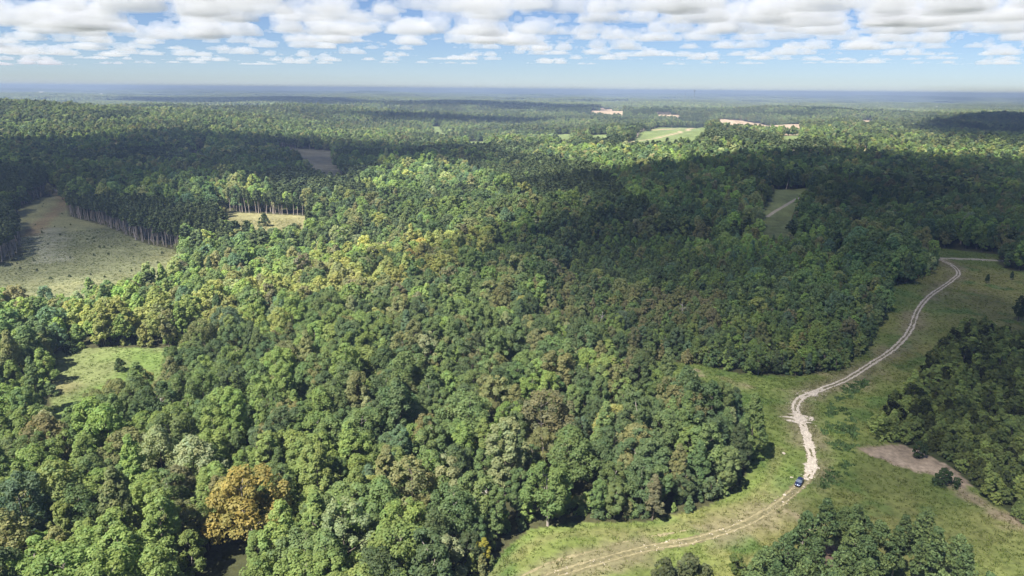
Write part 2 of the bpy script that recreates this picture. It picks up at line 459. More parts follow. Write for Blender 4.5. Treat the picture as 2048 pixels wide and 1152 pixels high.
def build_ground():
    az = np.radians(np.r_[np.arange(-43, 43.01, 0.3), np.arange(47, 314, 4.0)])
    rr = np.r_[np.geomspace(8, 100, 24, endpoint=False), np.exp(np.arange(math.log(100), math.log(720), 0.0052)), np.exp(np.arange(math.log(722), math.log(40000), 0.013))]
    A, R = np.meshgrid(az, rr)
    x = (np.sin(A) * R).ravel(); y = (np.cos(A) * R).ravel()
    z = height(x, y)
    na, nr = len(az), len(rr)
    i, j = np.meshgrid(np.arange(nr - 1), np.arange(na), indexing='ij')
    j2 = (j + 1) % na
    f = np.stack([i * na + j, (i + 1) * na + j, (i + 1) * na + j2, i * na + j2], -1).reshape(-1, 4)[:, ::-1]
    col = np.concatenate([cover_colour(x[k:k + 40000], y[k:k + 40000]) for k in range(0, len(x), 40000)])
    # middle cap
    x = np.r_[x, 0.0]; y = np.r_[y, 0.0]; z = np.r_[z, height(0.0, 0.0)]; col = np.vstack([col, col[0]])
    v = np.c_[x, y, z]
    o = mesh_obj('ground', v, f, [ground_mat()], smooth=True, attrs={'cover': ('FLOAT_COLOR', 'POINT', np.c_[col, np.ones(len(col))])})
    link(o); tag(o, 'rolling wooded ground with grass clearings and bare soil patches', 'ground', kind='structure')
    bm = bmesh.new(); bm.from_mesh(o.data); bm.verts.ensure_lookup_table()
    c = bm.verts[len(x) - 1]
    for j in range(na):
        bm.faces.new((bm.verts[j], c, bm.verts[(j + 1) % na])).smooth = True
    bm.normal_update(); bm.to_mesh(o.data); bm.free()
    return o
build_ground()

# ------------------------------------------------------------------ the dirt track: soil bed, two pale stony ruts
def strip(name, L, off, width, lift, mat, wn=0.25, seed=0, parent=None, gate=None):
    d = np.gradient(L, axis=0); d /= np.hypot(d[:, 0], d[:, 1])[:, None]
    nrm = np.c_[-d[:, 1], d[:, 0]]
    s = np.arange(len(L))
    cols = 5
    w0 = width * (1 + wn * noise2(s / 1.7, s * 0 + seed, seed)); w1 = width * (1 + wn * noise2(s / 1.7, s * 0 + seed + 5, seed + 1))
    c = off + 0.12 * noise2(s / 6.0, s * 0, seed + 2)
    if gate is not None: w0 = w0 * gate; w1 = w1 * gate
    P = []
    for k in range(cols):
        t = k / (cols - 1)
        o = c - w0 + (w0 + w1) * t
        q = L + nrm * o[:, None]
        P.append(np.c_[q, height(q[:, 0], q[:, 1]) + lift])
    v = np.stack(P, 1).reshape(-1, 3)
    i, j = np.meshgrid(np.arange(len(L) - 1), np.arange(cols - 1), indexing='ij')
    f = np.stack([i * cols + j, (i + 1) * cols + j, (i + 1) * cols + j + 1, i * cols + j + 1], -1).reshape(-1, 4)[:, ::-1]
    if gate is not None:
        keep = (gate[:-1] > 0.25)[i.ravel()]
        f = f[keep]
    return mesh_obj(name, v, f, [mat], parent=parent)

SOIL_M = simple_mat('track_soil', (0.150, 0.135, 0.072), 0.95, noise=0.45, scale=0.9, spec=0.1)
PALE_M = simple_mat('pale_stone_dirt', (0.50, 0.44, 0.365), 0.95, noise=0.45, scale=1.6, spec=0.15)
LANE_M = simple_mat('lane_gravel', (0.40, 0.355, 0.28), 0.95, noise=0.25, scale=0.7, spec=0.15)
TS = 0.5
TR = smooth_line(poly(TRACK_PX), TS)
ty_ = np.array([p[1] for p in TRACK_PX], float)
TP = poly(TRACK_PX)
# how stony each stretch is
i_car = np.argmin(np.hypot(*(TR - pix(1612, 955)).T)); i_fork = np.argmin(np.hypot(*(TR - pix(1601, 797)).T)); i_mid = np.argmin(np.hypot(*(TR - pix(1592, 818)).T))
sidx = np.arange(len(TR))
gaten = 0.5 + 0.5 * fbm2(sidx / 9.0, sidx * 0, 77, 3)
stony = np.where(sidx < i_car, -0.4, np.where(sidx < i_fork, 1.0, 0.72))
gate = np.clip((gaten + stony - 0.62) * 2.2, 0, 1.15)
track = link(strip('dirt_track', TR, 0, 1.55, 0.03, SOIL_M, 0.3, 5))
tag(track, 'two-rut dirt track with pale stony wheel lines across the grass', 'track', kind='structure')
for sgn in (-1, 1):
    strip_o = link(strip('wheel_rut', TR, sgn * 0.85, 0.36, 0.045, PALE_M, 0.6, 20 + sgn, parent=track, gate=gate))
STRAW_M = simple_mat('worn_straw', (0.235, 0.205, 0.115), 0.95, noise=0.35, scale=1.2, spec=0.1)
low = np.where(sidx < i_car + 6, np.clip(0.55 + 0.8 * gaten, 0.5, 1.2), 0.0)
for sgn in (-1, 1):
    link(strip('worn_wheel_line', TR, sgn * 0.9, 0.3, 0.042, STRAW_M, 0.7, 60 + sgn, parent=track, gate=low))
link(strip('worn_wheel_line', TR, 4.2, 0.55, 0.02, STRAW_M, 0.8, 66, parent=track, gate=np.where(sidx < i_car * 0.55, np.clip(gaten * 1.4 - 0.15, 0, 1), 0)))
fork_w = np.where((sidx > i_car - 4) & (sidx < i_fork + 40), np.clip(0.55 + 0.9 * noise2(sidx / 7.0, sidx * 0, 90), 0, 1.3), 0)
fork_w = fork_w * np.where((sidx > i_mid - 30) & (sidx < i_fork + 16), 2.3, 0.85)
link(strip('stone_apron', TR, 0.1, 1.35, 0.038, PALE_M, 0.9, 33, parent=track, gate=fork_w))
lane = link(strip('gravel_lane', CROSS, 0, 1.7, 0.04, LANE_M, 0.08, 44))
tag(lane, 'pale gravel lane crossing the far end of the grass', 'lane', kind='structure')

lane2 = link(strip('farm_lane', smooth_line(poly([(1534, 434), (1562, 416), (1590, 400), (1624, 384)]), 1.0), 0, 2.0, 0.06, LANE_M, 0.15, 47))
tag(lane2, 'pale sandy lane crossing the small clearing in the woods', 'lane', kind='structure')

# ------------------------------------------------------------------ tree meshes
def unit(v):
    return v / np.maximum(1e-9, np.linalg.norm(v, axis=-1, keepdims=True))

def leaf_quads(c, nrm, size, g):
    n = len(c)
    nrm = unit(nrm)
    t = unit(np.cross(nrm, g.normal(size=(n, 3))))
    b = np.cross(nrm, t)
    s = size[:, None]
    fold = nrm * s * g.uniform(-0.18, 0.18, (n, 1))
    q = np.stack([c + t * s * .62, c + b * s * g.uniform(.32, .52, (n, 1)) + fold, c - t * s * .55, c - b * s * g.uniform(.32, .52, (n, 1)) + fold], 1)
    return q.reshape(-1, 3)

def tube(path, radii, sides=7):
    path = np.asarray(path, float); n = len(path)
    d = np.gradient(path, axis=0); d = unit(d)
    ref = np.array([0.31, 0.95, 0.05])
    u = unit(np.cross(d, ref)); w = np.cross(d, u)
    a = np.linspace(0, 2 * PI, sides, endpoint=False)
    v = (path[:, None] + np.asarray(radii)[:, None, None] * (u[:, None] * np.cos(a)[None, :, None] + w[:, None] * np.sin(a)[None, :, None])).reshape(-1, 3)
    f = []
    for i in range(n - 1):
        for k in range(sides):
            f.append((i * sides + k, i * sides + (k + 1) % sides, (i + 1) * sides + (k + 1) % sides, (i + 1) * sides + k))
    return v, np.array(f)

def join_parts(parts):
    V = []; F = []; o = 0
    for v, f in parts:
        V.append(v); F.append(f + o); o += len(v)
    return np.vstack(V), np.vstack(F)

PROFILES = {
    'round': lambda t: np.sqrt(np.clip(1 - (2 * t - 1.0) ** 2 * 0.98, 0, 1)) ** 0.9,
    'dome': lambda t: np.clip(1 - t ** 2.4, 0.02, 1) ** 0.75 * (0.72 + 0.28 * np.clip(t * 4, 0, 1)),
    'tall': lambda t: np.clip(1 - t ** 1.7, 0.03, 1) ** 0.85 * (0.7 + 0.3 * np.clip(t * 3, 0, 1)),
    'spread': lambda t: np.clip(1 - (np.abs(t - 0.35) / 0.68) ** 2.2, 0.02, 1) ** 0.7,
    'bush': lambda t: np.clip(1 - t ** 2.0, 0.03, 1) ** 0.7,
    'cone': lambda t: np.clip(1.02 - t, 0.03, 1) ** 0.8,
    'pine': lambda t: np.clip(1 - t ** 1.5, 0.05, 1) ** 0.7 * (0.55 + 0.45 * np.clip(t * 2.4, 0, 1)),
}

def crown_geo(g, R, z0, z1, form, nl, nleaf, ls, flat=0.8, lobe=(0.24, 0.42), up=0.7, scat=0.34, vary=0.15):
    prof = PROFILES[form]
    t = (np.arange(nl) + g.uniform(0, 1, nl)) / nl
    t = 0.04 + 0.93 * t
    ang = np.arange(nl) * 2.39996 + g.normal(0, 0.5, nl)
    wob = 1 + 0.26 * np.sin(ang + g.uniform(0, 6)) * g.uniform(0.2, 1) + 0.2 * np.sin(ang * 2 + g.uniform(0, 6)) + 0.14 * np.sin(ang * 3 + t * 5 + g.uniform(0, 6))
    lr = R * g.uniform(*lobe, nl) * (1.05 - 0.35 * t)
    rad = np.clip(prof(t) * R * wob * g.uniform(0.78, 1.02, nl) - lr * 0.6, 0, None)
    c = np.c_[np.cos(ang) * rad, np.sin(ang) * rad, z0 + (z1 - z0) * t - lr * 0.35]
    C_, N_, S_, V_ = [], [], [], []
    for i in range(nl):
        m = int(nleaf * (lr[i] / (R * 0.33)) ** 1.7)
        d = unit(g.normal(size=(m * 2, 3)))
        out = unit(np.array([c[i, 0], c[i, 1], 0.35 * R]))
        d = d[(d @ out + 0.35 + 0.4 * d[:, 2]) > g.uniform(-0.6, 0.5, len(d))][:m]
        m = len(d)
        bump = 1 + 0.22 * np.sin(d[:, 0] * 5 + i) * np.sin(d[:, 1] * 5 + 2 * i) * np.sin(d[:, 2] * 5)
        p = c[i] + d * (lr[i] * bump * g.uniform(0.84, 1.06, m))[:, None] * np.array([1, 1, flat])
        C_.append(p); N_.append(d * 0.75 + np.array([0, 0, up]) + g.normal(0, scat, (m, 3)))
        S_.append(ls * g.uniform(0.6, 1.35, m))
        base = g.uniform(1 - vary * 0.7, 1 + vary * 0.7)
        k = base * g.uniform(1 - vary, 1 + vary, m)
        hue = g.normal(0, 0.03) + g.normal(0, 0.035, m)
        V_.append(np.c_[k * (1 + hue), k, k * (1 - hue)])
    C_ = np.vstack(C_); N_ = np.vstack(N_); S_ = np.concatenate(S_); V_ = np.vstack(V_)
    q = leaf_quads(C_, N_, S_, g)
    f = np.arange(len(q)).reshape(-1, 4)
    return q, f, np.repeat(V_, 4, axis=0), c

def trunk_geo(g, H, r0, lobes, nlimb=6, top=0.8, sides=7, lean=0.03):
    n = 6
    zz = np.linspace(-0.4, H * top, n)
    k = g.normal(0, lean, 2)
    path = np.c_[k[0] * zz + 0.15 * np.sin(zz * 0.4 + g.uniform(0, 6)), k[1] * zz + 0.15 * np.cos(zz * 0.37), zz]
    rad = r0 * (1 - 0.78 * (np.linspace(0, 1, n)) ** 0.8); rad[0] *= 1.35
    parts = [tube(path, rad, sides)]
    pick = g.permutation(len(lobes))[:nlimb]
    for i in pick:
        e = lobes[i]
        zs = min(max(e[2] - np.hypot(e[0], e[1]) * 0.75 - 0.6, H * 0.2), H * top * 0.95)
        s = np.array([np.interp(zs, zz, path[:, 0]), np.interp(zs, zz, path[:, 1]), zs])
        mid = (s + e) / 2 + np.array([0, 0, -0.3])
        parts.append(tube([s, mid, e], [r0 * 0.38, r0 * 0.25, r0 * 0.08], 5))
    return join_parts(parts)

def spray_attr(v): return {'spray': ('FLOAT_VECTOR', 'POINT', v)}

FORMS = [  # form, crown radius, crown base, height, lobes, leaves per lobe
    ('round', 5.6, 5.0, 20.0, 46, 230), ('dome', 6.6, 5.5, 19.0, 56, 230), ('tall', 4.6, 4.0, 23.0, 60, 220), ('spread', 7.4, 6.0, 19.0, 64, 230),
    ('round', 4.6, 4.5, 21.5, 54, 220), ('tall', 5.4, 5.0, 21.0, 40, 230), ('dome', 5.4, 3.5, 17.0, 34, 240), ('spread', 6.2, 5.0, 20.5, 40, 240)]
FORM_WORD = {'round': 'round-crowned', 'dome': 'dome-crowned', 'tall': 'tall narrow', 'spread': 'wide spreading'}

NEAR = []   # (crown mesh, trunk mesh, form)
NEAR_GEO = []
for i, (fm, R, z0, H, nl, nf) in enumerate(FORMS):
    g = np.random.default_rng(100 + i)
    q, f, v, lobes = crown_geo(g, R, z0, H, fm, nl, nf, 0.5, lobe=[(0.22, 0.40), (0.2, 0.34), (0.18, 0.36), (0.16, 0.34)][i % 4])
    cr = mesh_obj('crown', q, f, [LEAF], attrs=spray_attr(v))
    tv, tf = trunk_geo(g, H, 0.36, lobes, 8)
    tk = mesh_obj('trunk', tv, tf, [BARK if i % 3 else PALE_BARK], smooth=True)
    NEAR.append((cr.data, tk.data, fm)); NEAR_GEO.append(((q, f, v), (tv, tf)))

def lod_tree(i, seed, nl, nf, ls, mat=LEAF, bark=BARK, forms=FORMS, **kw):
    fm, R, z0, H = forms[i % len(forms)][:4]
    g = np.random.default_rng(seed)
    q, f, v, lobes = crown_geo(g, R, z0, H, fm, nl, nf, ls, **kw)
    tv, tf = trunk_geo(g, H, 0.34, lobes, 2, sides=4)
    V, F = join_parts([(q, f), (tv, tf)])
    return mesh_obj('tree_source', V, F, [mat, bark], mat_idx=np.r_[np.zeros(len(f)), np.ones(len(tf))], attrs=spray_attr(np.vstack([v, np.ones((len(tv), 3))])))

MID = [lod_tree(i, 200 + i, 34, 72, 1.05) for i in range(8)]
FAR = [lod_tree([0, 1, 3, 6, 7, 4][i], 300 + i, 16, 26, 2.2, lobe=(0.3, 0.5)) for i in range(6)]

PFORMS = [('pine', 4.0, 4.5, 18.5, 52, 90), ('pine', 4.8, 4.0, 17.0, 56, 90), ('pine', 3.6, 5.5, 19.5, 46, 90)]
PKW = dict(flat=0.55, lobe=(0.26, 0.42), up=0.25, scat=0.9, vary=0.2)
NEARP = []
for i, (fm, R, z0, H, nl, nf) in enumerate(PFORMS):
    g = np.random.default_rng(400 + i)
    q, f, v, lobes = crown_geo(g, R, z0, H, fm, nl, nf, 0.55, **PKW)
    cr = mesh_obj('crown', q, f, [NEEDLE], attrs=spray_attr(v))
    tv, tf = trunk_geo(g, H, 0.26, lobes, 7, top=0.95, lean=0.012)
    tk = mesh_obj('trunk', tv, tf, [PINE_BARK], smooth=True)
    NEARP.append((cr.data, tk.data, fm))
# plantation pines: bare straight stems, crown only near the top
QFORMS = [('pine', 2.5, 11.0, 19.0), ('pine', 2.2, 12.0, 20.0), ('pine', 2.8, 10.5, 18.0)]
STAND = []
for i, (fm, R, z0, H) in enumerate(QFORMS):
    g = np.random.default_rng(430 + i)
    q, f, v, lobes = crown_geo(g, R, z0, H, fm, 22, 26, 0.95, **PKW)
    cr = mesh_obj('crown', q, f, [NEEDLE], attrs=spray_attr(v))
    tv, tf = trunk_geo(g, H, 0.27, lobes, 3, top=0.9, lean=0.012, sides=6)
    tk = mesh_obj('trunk', tv, tf, [PINE_BARK], smooth=True)
    STAND.append((cr.data, tk.data, fm))
MIDP = [lod_tree(i, 500 + i, 20, 24, 1.2, NEEDLE, PINE_BARK, QFORMS, **PKW) for i in range(3)]
FARP = [lod_tree(i, 520 + i, 9, 12, 2.2, NEEDLE, PINE_BARK, QFORMS, **PKW) for i in range(3)]

YFORMS = [('bush', 2.3, 0.5, 5.6), ('cone', 1.9, 0.4, 6.2), ('bush', 2.8, 0.4, 4.8), ('round', 2.2, 0.8, 6.4)]
YNEAR = []
for i, (fm, R, z0, H) in enumerate(YFORMS):
    g = np.random.default_rng(600 + i)
    q, f, v, lobes = crown_geo(g, R, z0, H, fm, 26, 42, 0.5)
    cr = mesh_obj('crown', q, f, [LEAF], attrs=spray_attr(v))
    tv, tf = trunk_geo(g, H, 0.11, lobes, 4)
    tk = mesh_obj('trunk', tv, tf, [BARK], smooth=True)
    YNEAR.append((cr.data, tk.data, fm))
YMID = [lod_tree(i, 640 + i, 18, 22, 0.8, forms=YFORMS) for i in range(4)]

# ------------------------------------------------------------------ where each tree stands
def jitter_grid(sp, r0, r1, a0, a1, seed):
    g = np.random.default_rng(seed)
    xm = r1 * math.sin(math.radians(max(abs(a0), abs(a1))))
    xs = np.arange(-xm, xm, sp); ys = np.arange(r0 * 0.6, r1, sp * 0.88)
    X, Y = np.meshgrid(xs, ys)
    X = X + (np.arange(len(ys)) % 2)[:, None] * sp / 2
    X = (X + g.uniform(-.36, .36, X.shape) * sp).ravel(); Y = (Y + g.uniform(-.36, .36, Y.shape) * sp).ravel()
    r = np.hypot(X, Y); a = np.degrees(np.arctan2(X, Y))
    k = (r > r0) & (r < r1) & (a > a0) & (a < a1)
    return X[k], Y[k]

TINTS = {'deep green': (0.103, 0.147, 0.061), 'mid green': (0.143, 0.197, 0.070), 'bright green': (0.197, 0.263, 0.077), 'olive green': (0.197, 0.206, 0.084),
         'yellow-green': (0.270, 0.288, 0.092), 'brown-tinged': (0.195, 0.188, 0.095), 'orange-brown': (0.33, 0.275, 0.085), 'blue-green': (0.111, 0.164, 0.087), 'pale green': (0.257, 0.287, 0.138)}
TN = list(TINTS); TV = np.array([TINTS[k] for k in TN]) * np.array([1.10, 1.09, 1.14])
W_BASE = np.array([.25, .33, .15, .15, .01, .012, .0, .07, .03])
W_YEL = np.array([.06, .07, .10, .13, .58, .05, .01, .0, .01])
W_BRN = np.array([.24, .26, .05, .21, .01, .20, .0, .03, .0])
W_GRN = np.array([.08, .26, .48, .08, .03, .02, .0, .0, .05])
W_YNG = np.array([.26, .34, .22, .08, .01, .02, .0, .07, .0])
W_NEAR = np.array([.19, .38, .26, .09, .006, .004, .0, .03, .04])

def choose_tint(x, y, seed):
    g = np.random.default_rng(seed)
    n = len(x)
    w = np.tile(W_BASE, (n, 1))
    r = np.hypot(x, y)
    w[r < 260] = W_NEAR
    w[inside(YOUNG, x, y)] = W_YNG
    w[inside(GREENS, x, y)] = W_GRN
    w[inside(BROWNS, x, y)] = W_BRN
    yel = inside(YELLOWS, x, y); w[yel] = W_YEL
    st = noise2(x / 60, y / 60, 71)
    w[:, 0] *= np.exp(-1.3 * st); w[:, 2] *= np.exp(1.3 * st)
    st = noise2(x / 45, y / 45, 73)
    w[:, 3] *= np.exp(1.2 * st); w[:, 5] *= np.exp(1.2 * st)
    w /= w.sum(1, keepdims=True)
    u = g.uniform(size=n)[:, None]
    k = (np.cumsum(w, 1) < u).sum(1).clip(0, len(TN) - 1)
    t = TV[k] * g.uniform(0.85, 1.18, (n, 1)) * (1 + g.normal(0, 0.03, (n, 3)))
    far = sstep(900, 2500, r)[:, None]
    t = t * (1 - far * 0.5) + far * 0.5 * np.array([0.145, 0.162, 0.085])  # far tints fade to a pale dull green: haze put into the colour
    return k, t

A0, A1 = -41.5, 41.5
bx1, by1 = jitter_grid(7.5, 96, 520, A0, A1, 1)
bx2, by2 = jitter_grid(9.0, 520, 1250, A0, A1, 2)
bx3, by3 = jitter_grid(10.5, 1250, 3600, A0, A1, 3)
BX = np.r_[bx1, bx2, bx3]; BY = np.r_[by1, by2, by3]
ex = 2.6 * fbm2(BX / 12, BY / 12, 81, 2)
op = is_open(BX + ex, BY + ex); pn = in_pines(BX, BY)
keep = ~op & ~pn
# a thin scatter of gaps
keep &= ~(noise2(BX / 17, BY / 17, 83) > 0.86)
BX, BY = BX[keep], BY[keep]
BR = np.hypot(BX, BY)
g = np.random.default_rng(5)
mixp = (g.uniform(size=len(BX)) < 0.04 + 0.22 * sstep(0.2, 0.6, noise2(BX / 170, BY / 170, 85)) * sstep(300, 600, BR))
young = inside(YOUNG, BX, BY)
mixp &= ~young & (BR > 400) & ~inside(YELLOWS, BX, BY) & ~inside(BROWNS, BX, BY)
px_, py_ = BX[mixp], BY[mixp]
BX, BY, young = BX[~mixp], BY[~mixp], young[~mixp]
BR = np.hypot(BX, BY)
bk, bt = choose_tint(BX, BY, 9)
def stand_of(x, y, cell, seed):
    """which wood lot a tree belongs to: cells with ragged borders"""
    u = x / cell + 0.45 * fbm2(x / (cell * .5), y / (cell * .5), seed, 3); v = y / (cell * 1.3) + 0.45 * fbm2(x / (cell * .5), y / (cell * .5), seed + 9, 3)
    iu, iv = np.floor(u), np.floor(v)
    best = np.full(len(x), 9e9); bi = np.zeros(len(x)); bj = np.zeros(len(x))
    for a in (-1, 0, 1):
        for b in (-1, 0, 1):
            ci, cj = iu + a, iv + b; z = ci * 0
            d = (ci + .5 + .45 * _hash(ci, cj, z, seed) - u) ** 2 + (cj + .5 + .45 * _hash(ci, cj, z, seed + 1) - v) ** 2
            k = d < best
            best = np.where(k, d, best); bi = np.where(k, ci, bi); bj = np.where(k, cj, bj)
    return [0.5 + 0.5 * _hash(bi, bj, bi * 0, seed + q) for q in (2, 3, 4)]
st_h, st_t, st_p = stand_of(BX, BY, 130.0, 300)
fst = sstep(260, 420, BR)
bt = bt * (1 + fst * (0.62 * st_t - 0.28))[:, None]
sp_ = (BR > 650) & (st_p > 0.88) & ~inside(YELLOWS, BX, BY) & ~young & ~inside(BROWNS, BX, BY)
g = np.random.default_rng(6)
bs = (0.56 + 0.60 * g.beta(2.0, 2.2, len(BX))) * np.where(young, 0.62, 1.0)
bs *= 1 + fst * (0.34 * st_h - 0.14)
bt = bt * (1 + 0.22 * fst)[:, None]  # brighter tint farther off, making up in colour for light lost in sparse crowns
# smaller trees and shrubs along the edge of the clearings
edge = is_open(BX + 7, BY) | is_open(BX - 7, BY) | is_open(BX, BY - 7) | is_open(BX + 5, BY - 5)
bs *= np.where(edge & (BR < 700), g.uniform(0.62, 0.95, len(BX)), 1.0)
brot = g.uniform(0, 2 * PI, len(BX)); bform = g.choice(8, len(BX), p=[.17, .17, .07, .15, .12, .08, .12, .12])
px_ = np.r_[px_, BX[sp_]]; py_ = np.r_[py_, BY[sp_]]
BX, BY, young, BR, bk, bt, bs, brot, bform, edge = [a[~sp_] for a in (BX, BY, young, BR, bk, bt, bs, brot, bform, edge)]

# infill under-storey in the young stand
yx, yy = jitter_grid(5.4, 150, 900, A0, A1, 12)
k = inside(YOUNG, yx, yy) & ~is_open(yx, yy)
yx, yy = yx[k], yy[k]
# thicket on the other side of the track
tx, ty = jitter_grid(3.7, 110, 420, -5, 44, 13)
k = inside(THICKET, tx + 1.5 * noise2(tx / 6, ty / 6, 3), ty) & ~inside(SOIL, tx, ty)
tx, ty = tx[k], ty[k]
# edge shrubs of the woods
sx, sy = jitter_grid(4.0, 100, 520, A0, A1, 14)
o0 = is_open(sx, sy)
near_e = is_open(sx + 7, sy) | is_open(sx - 7, sy) | is_open(sx, sy - 8) | is_open(sx, sy + 5) | is_open(sx + 6, sy - 6)
k = ~o0 & near_e & (np.random.default_rng(3).uniform(size=len(sx)) < np.where(in_pines(sx, sy), 0.3, 0.75))
sx, sy = sx[k], sy[k]
# pine stands
qx, qy = jitter_grid(4.6, 200, 3600, A0, A1, 15)
k = in_pines(qx, qy) & ~is_open(qx, qy)
qx, qy = qx[k], qy[k]
# pine isle by the lower end of the track
ix, iy = jitter_grid(6.6, 100, 330, -5, 40, 16)
k = inside(PINE_ISLE, ix, iy) & (noise2(ix / 13, iy / 13, 91) < 0.5)
ix, iy = ix[k], iy[k]

def in_frame(x, y, z, m=60):
    d = np.stack([x, y, z - CAM_H], 1) @ RN
    u = CW / 2 + FPX * d[:, 0] / -d[:, 2]; v = CH / 2 - FPX * d[:, 1] / -d[:, 2]
    return (d[:, 2] < 0) & (u > -m) & (u < CW + m) & (v > -m) & (v < CH + m), u, v

def pix_of(x, y, z):
    return in_frame(np.atleast_1d(x), np.atleast_1d(y), np.atleast_1d(z))[1:]

# ------------------------------------------------------------------ scatter one kind of "stuff" with geometry nodes
def scatter(name, x, y, rot, scl, idx, tint, sources, label, cat, zoff=0.0):
    z = height(x, y) + zoff
    scl = np.asarray(scl)
    if scl.ndim == 1: scl = np.repeat(scl[:, None], 3, 1)
    me = bpy.data.meshes.new(name)
    me.vertices.add(len(x)); me.vertices.foreach_set('co', np.c_[x, y, z].astype(np.float32).ravel())
    for an, ty, key, arr in (('tint', 'FLOAT_VECTOR', 'vector', tint), ('turn', 'FLOAT_VECTOR', 'vector', np.c_[x * 0, x * 0, rot]), ('size', 'FLOAT_VECTOR', 'vector', scl), ('which', 'INT', 'value', idx)):
        a = me.attributes.new(an, ty, 'POINT')
        a.data.foreach_set(key, np.asarray(arr, np.int32 if ty == 'INT' else np.float32).ravel())
    o = link(bpy.data.objects.new(name, me))
    ng = bpy.data.node_groups.new(name, 'GeometryNodeTree')
    ng.interface.new_socket('Geometry', in_out='INPUT', socket_type='NodeSocketGeometry')
    ng.interface.new_socket('Geometry', in_out='OUTPUT', socket_type='NodeSocketGeometry')
    N = ng.nodes; Lk = ng.links
    gi = N.new('NodeGroupInput'); go = N.new('NodeGroupOutput'); jn = N.new('GeometryNodeJoinGeometry')
    def attr(an, ty):
        a = N.new('GeometryNodeInputNamedAttribute'); a.data_type = ty; a.inputs['Name'].default_value = an
        return a
    aw = attr('which', 'INT'); ar = attr('turn', 'FLOAT_VECTOR'); as_ = attr('size', 'FLOAT_VECTOR')
    for k, src in enumerate(sources):
        if not (np.asarray(idx) == k).any(): continue
        oi = N.new('GeometryNodeObjectInfo'); oi.inputs['Object'].default_value = src; oi.inputs['As Instance'].default_value = False
        cp = N.new('FunctionNodeCompare'); cp.data_type = 'INT'; cp.operation = 'EQUAL'
        ci = [s for s in cp.inputs if s.type == 'INT']
        Lk.new(aw.outputs['Attribute'], ci[0]); ci[1].default_value = k
        ip = N.new('GeometryNodeInstanceOnPoints')
        Lk.new(gi.outputs[0], ip.inputs['Points']); Lk.new(cp.outputs[0], ip.inputs['Selection'])
        Lk.new(oi.outputs['Geometry'], ip.inputs['Instance'])
        Lk.new(ar.outputs['Attribute'], ip.inputs['Rotation']); Lk.new(as_.outputs['Attribute'], ip.inputs['Scale'])
        Lk.new(ip.outputs[0], jn.inputs[0])
    Lk.new(jn.outputs[0], go.inputs[0])
    md = o.modifiers.new('scatter', 'NODES'); md.node_group = ng
    return tag(o, label, cat, kind='stuff')

# ------------------------------------------------------------------ single trees, each a thing with trunk and crown
def plant(name, pair, x, y, rot, scl, tint, label, cat, group=None, sz=1.0):
    z = float(height(x, y)) - 0.05
    root = empty(name, (x, y, z), rot)
    root.scale = (scl, scl, scl * sz)
    tk = bpy.data.objects.new('trunk', pair[1]); tk.parent = root; link(tk)
    cr = bpy.data.objects.new('crown', pair[0]); cr.parent = root; link(cr)
    cr['tint'] = [float(c) for c in tint]
    tag(root, label, cat, group)
    return root

def front(x, y, hh, n, m=20):
    """the n plants that show largest: in the frame, nearest first"""
    z = height(x, y)
    a = in_frame(x, y, z + hh, m)[0] | in_frame(x, y, z + hh * 0.4, m)[0]
    d = np.where(a, np.hypot(x, y), 1e9)
    o = np.argsort(d)[:n]
    o = o[d[o] < 1e8]
    pick = np.zeros(len(x), bool); pick[o] = True
    return pick

def place_of(x, y):
    t = dist_line(TRACK, x, y); m = np.hypot(*(np.array([x, y]) - MEADOW.mean(0)))
    if is_open(np.array([x + 8, x - 8, x, x, x + 6]), np.array([y, y, y - 8, y + 8, y - 6])).any():
        return 'at the meadow edge' if m < 70 else 'on the grass edge of the wood'
    if m < 75: return 'in the wood around the small meadow'
    if t < 70: return 'in the wood not far from the track'
    return 'deep in the wood between track and meadow'

pick = front(BX, BY, 17, 285)
# special trees read off the photograph
SPECIAL = [((490, 1000), 3, 'orange-brown', 1.18, 'orange-brown autumn oak rising out of the green wood'),
           ((968, 1095), 6, 'yellow-green', 0.42, 'small bright yellow tree on the edge of the grass'),
           ((1085, 830), 3, 'brown-tinged', 1.12, 'broad brownish oak with feathery crown standing above the wood'),
           ((1140, 905), 1, 'mid green', 1.12, 'big full green tree at the wood edge above the bramble bank'),
           ((1010, 900), 4, 'pale green', 1.15, 'tall pale green oak at the wood edge with its stem showing')]
special_xy = []
for (p, fi, tn, sc, lab) in SPECIAL:
    q = pix(p[0], p[1], NEAR[fi] and FORMS[fi][3] * sc * 0.6)
    special_xy.append((q, fi, tn, sc, lab))
    d = np.hypot(BX - q[0], BY - q[1])
    kill = d < 6.0 * sc
    bs = np.where(d < 17, bs * 0.82, bs)
    BX, BY, young, BR, bk, bt, bs, brot, bform, pick, edge = [a[~kill] for a in (BX, BY, young, BR, bk, bt, bs, brot, bform, pick, edge)]
for q, fi, tn, sc, lab in special_xy:
    plant('broadleaf_tree', NEAR[fi], q[0], q[1], 1.3 * fi, sc, TINTS[tn] if tn != 'yellow-green' else (0.30, 0.28, 0.05), lab, 'tree')

for i in np.nonzero(pick)[0]:
    fi = int(bform[i])
    size_w = 'small ' if bs[i] < 0.76 else 'big ' if bs[i] > 1.0 else ''
    lab = f"{size_w}{FORM_WORD[FORMS[fi][0]]} {TN[bk[i]]} broadleaf tree {place_of(BX[i], BY[i])}"
    plant('broadleaf_tree', NEAR[fi], BX[i], BY[i], brot[i], bs[i], bt[i], lab, 'tree', lab + ' (look-alikes)', sz=random.uniform(0.92, 1.15))

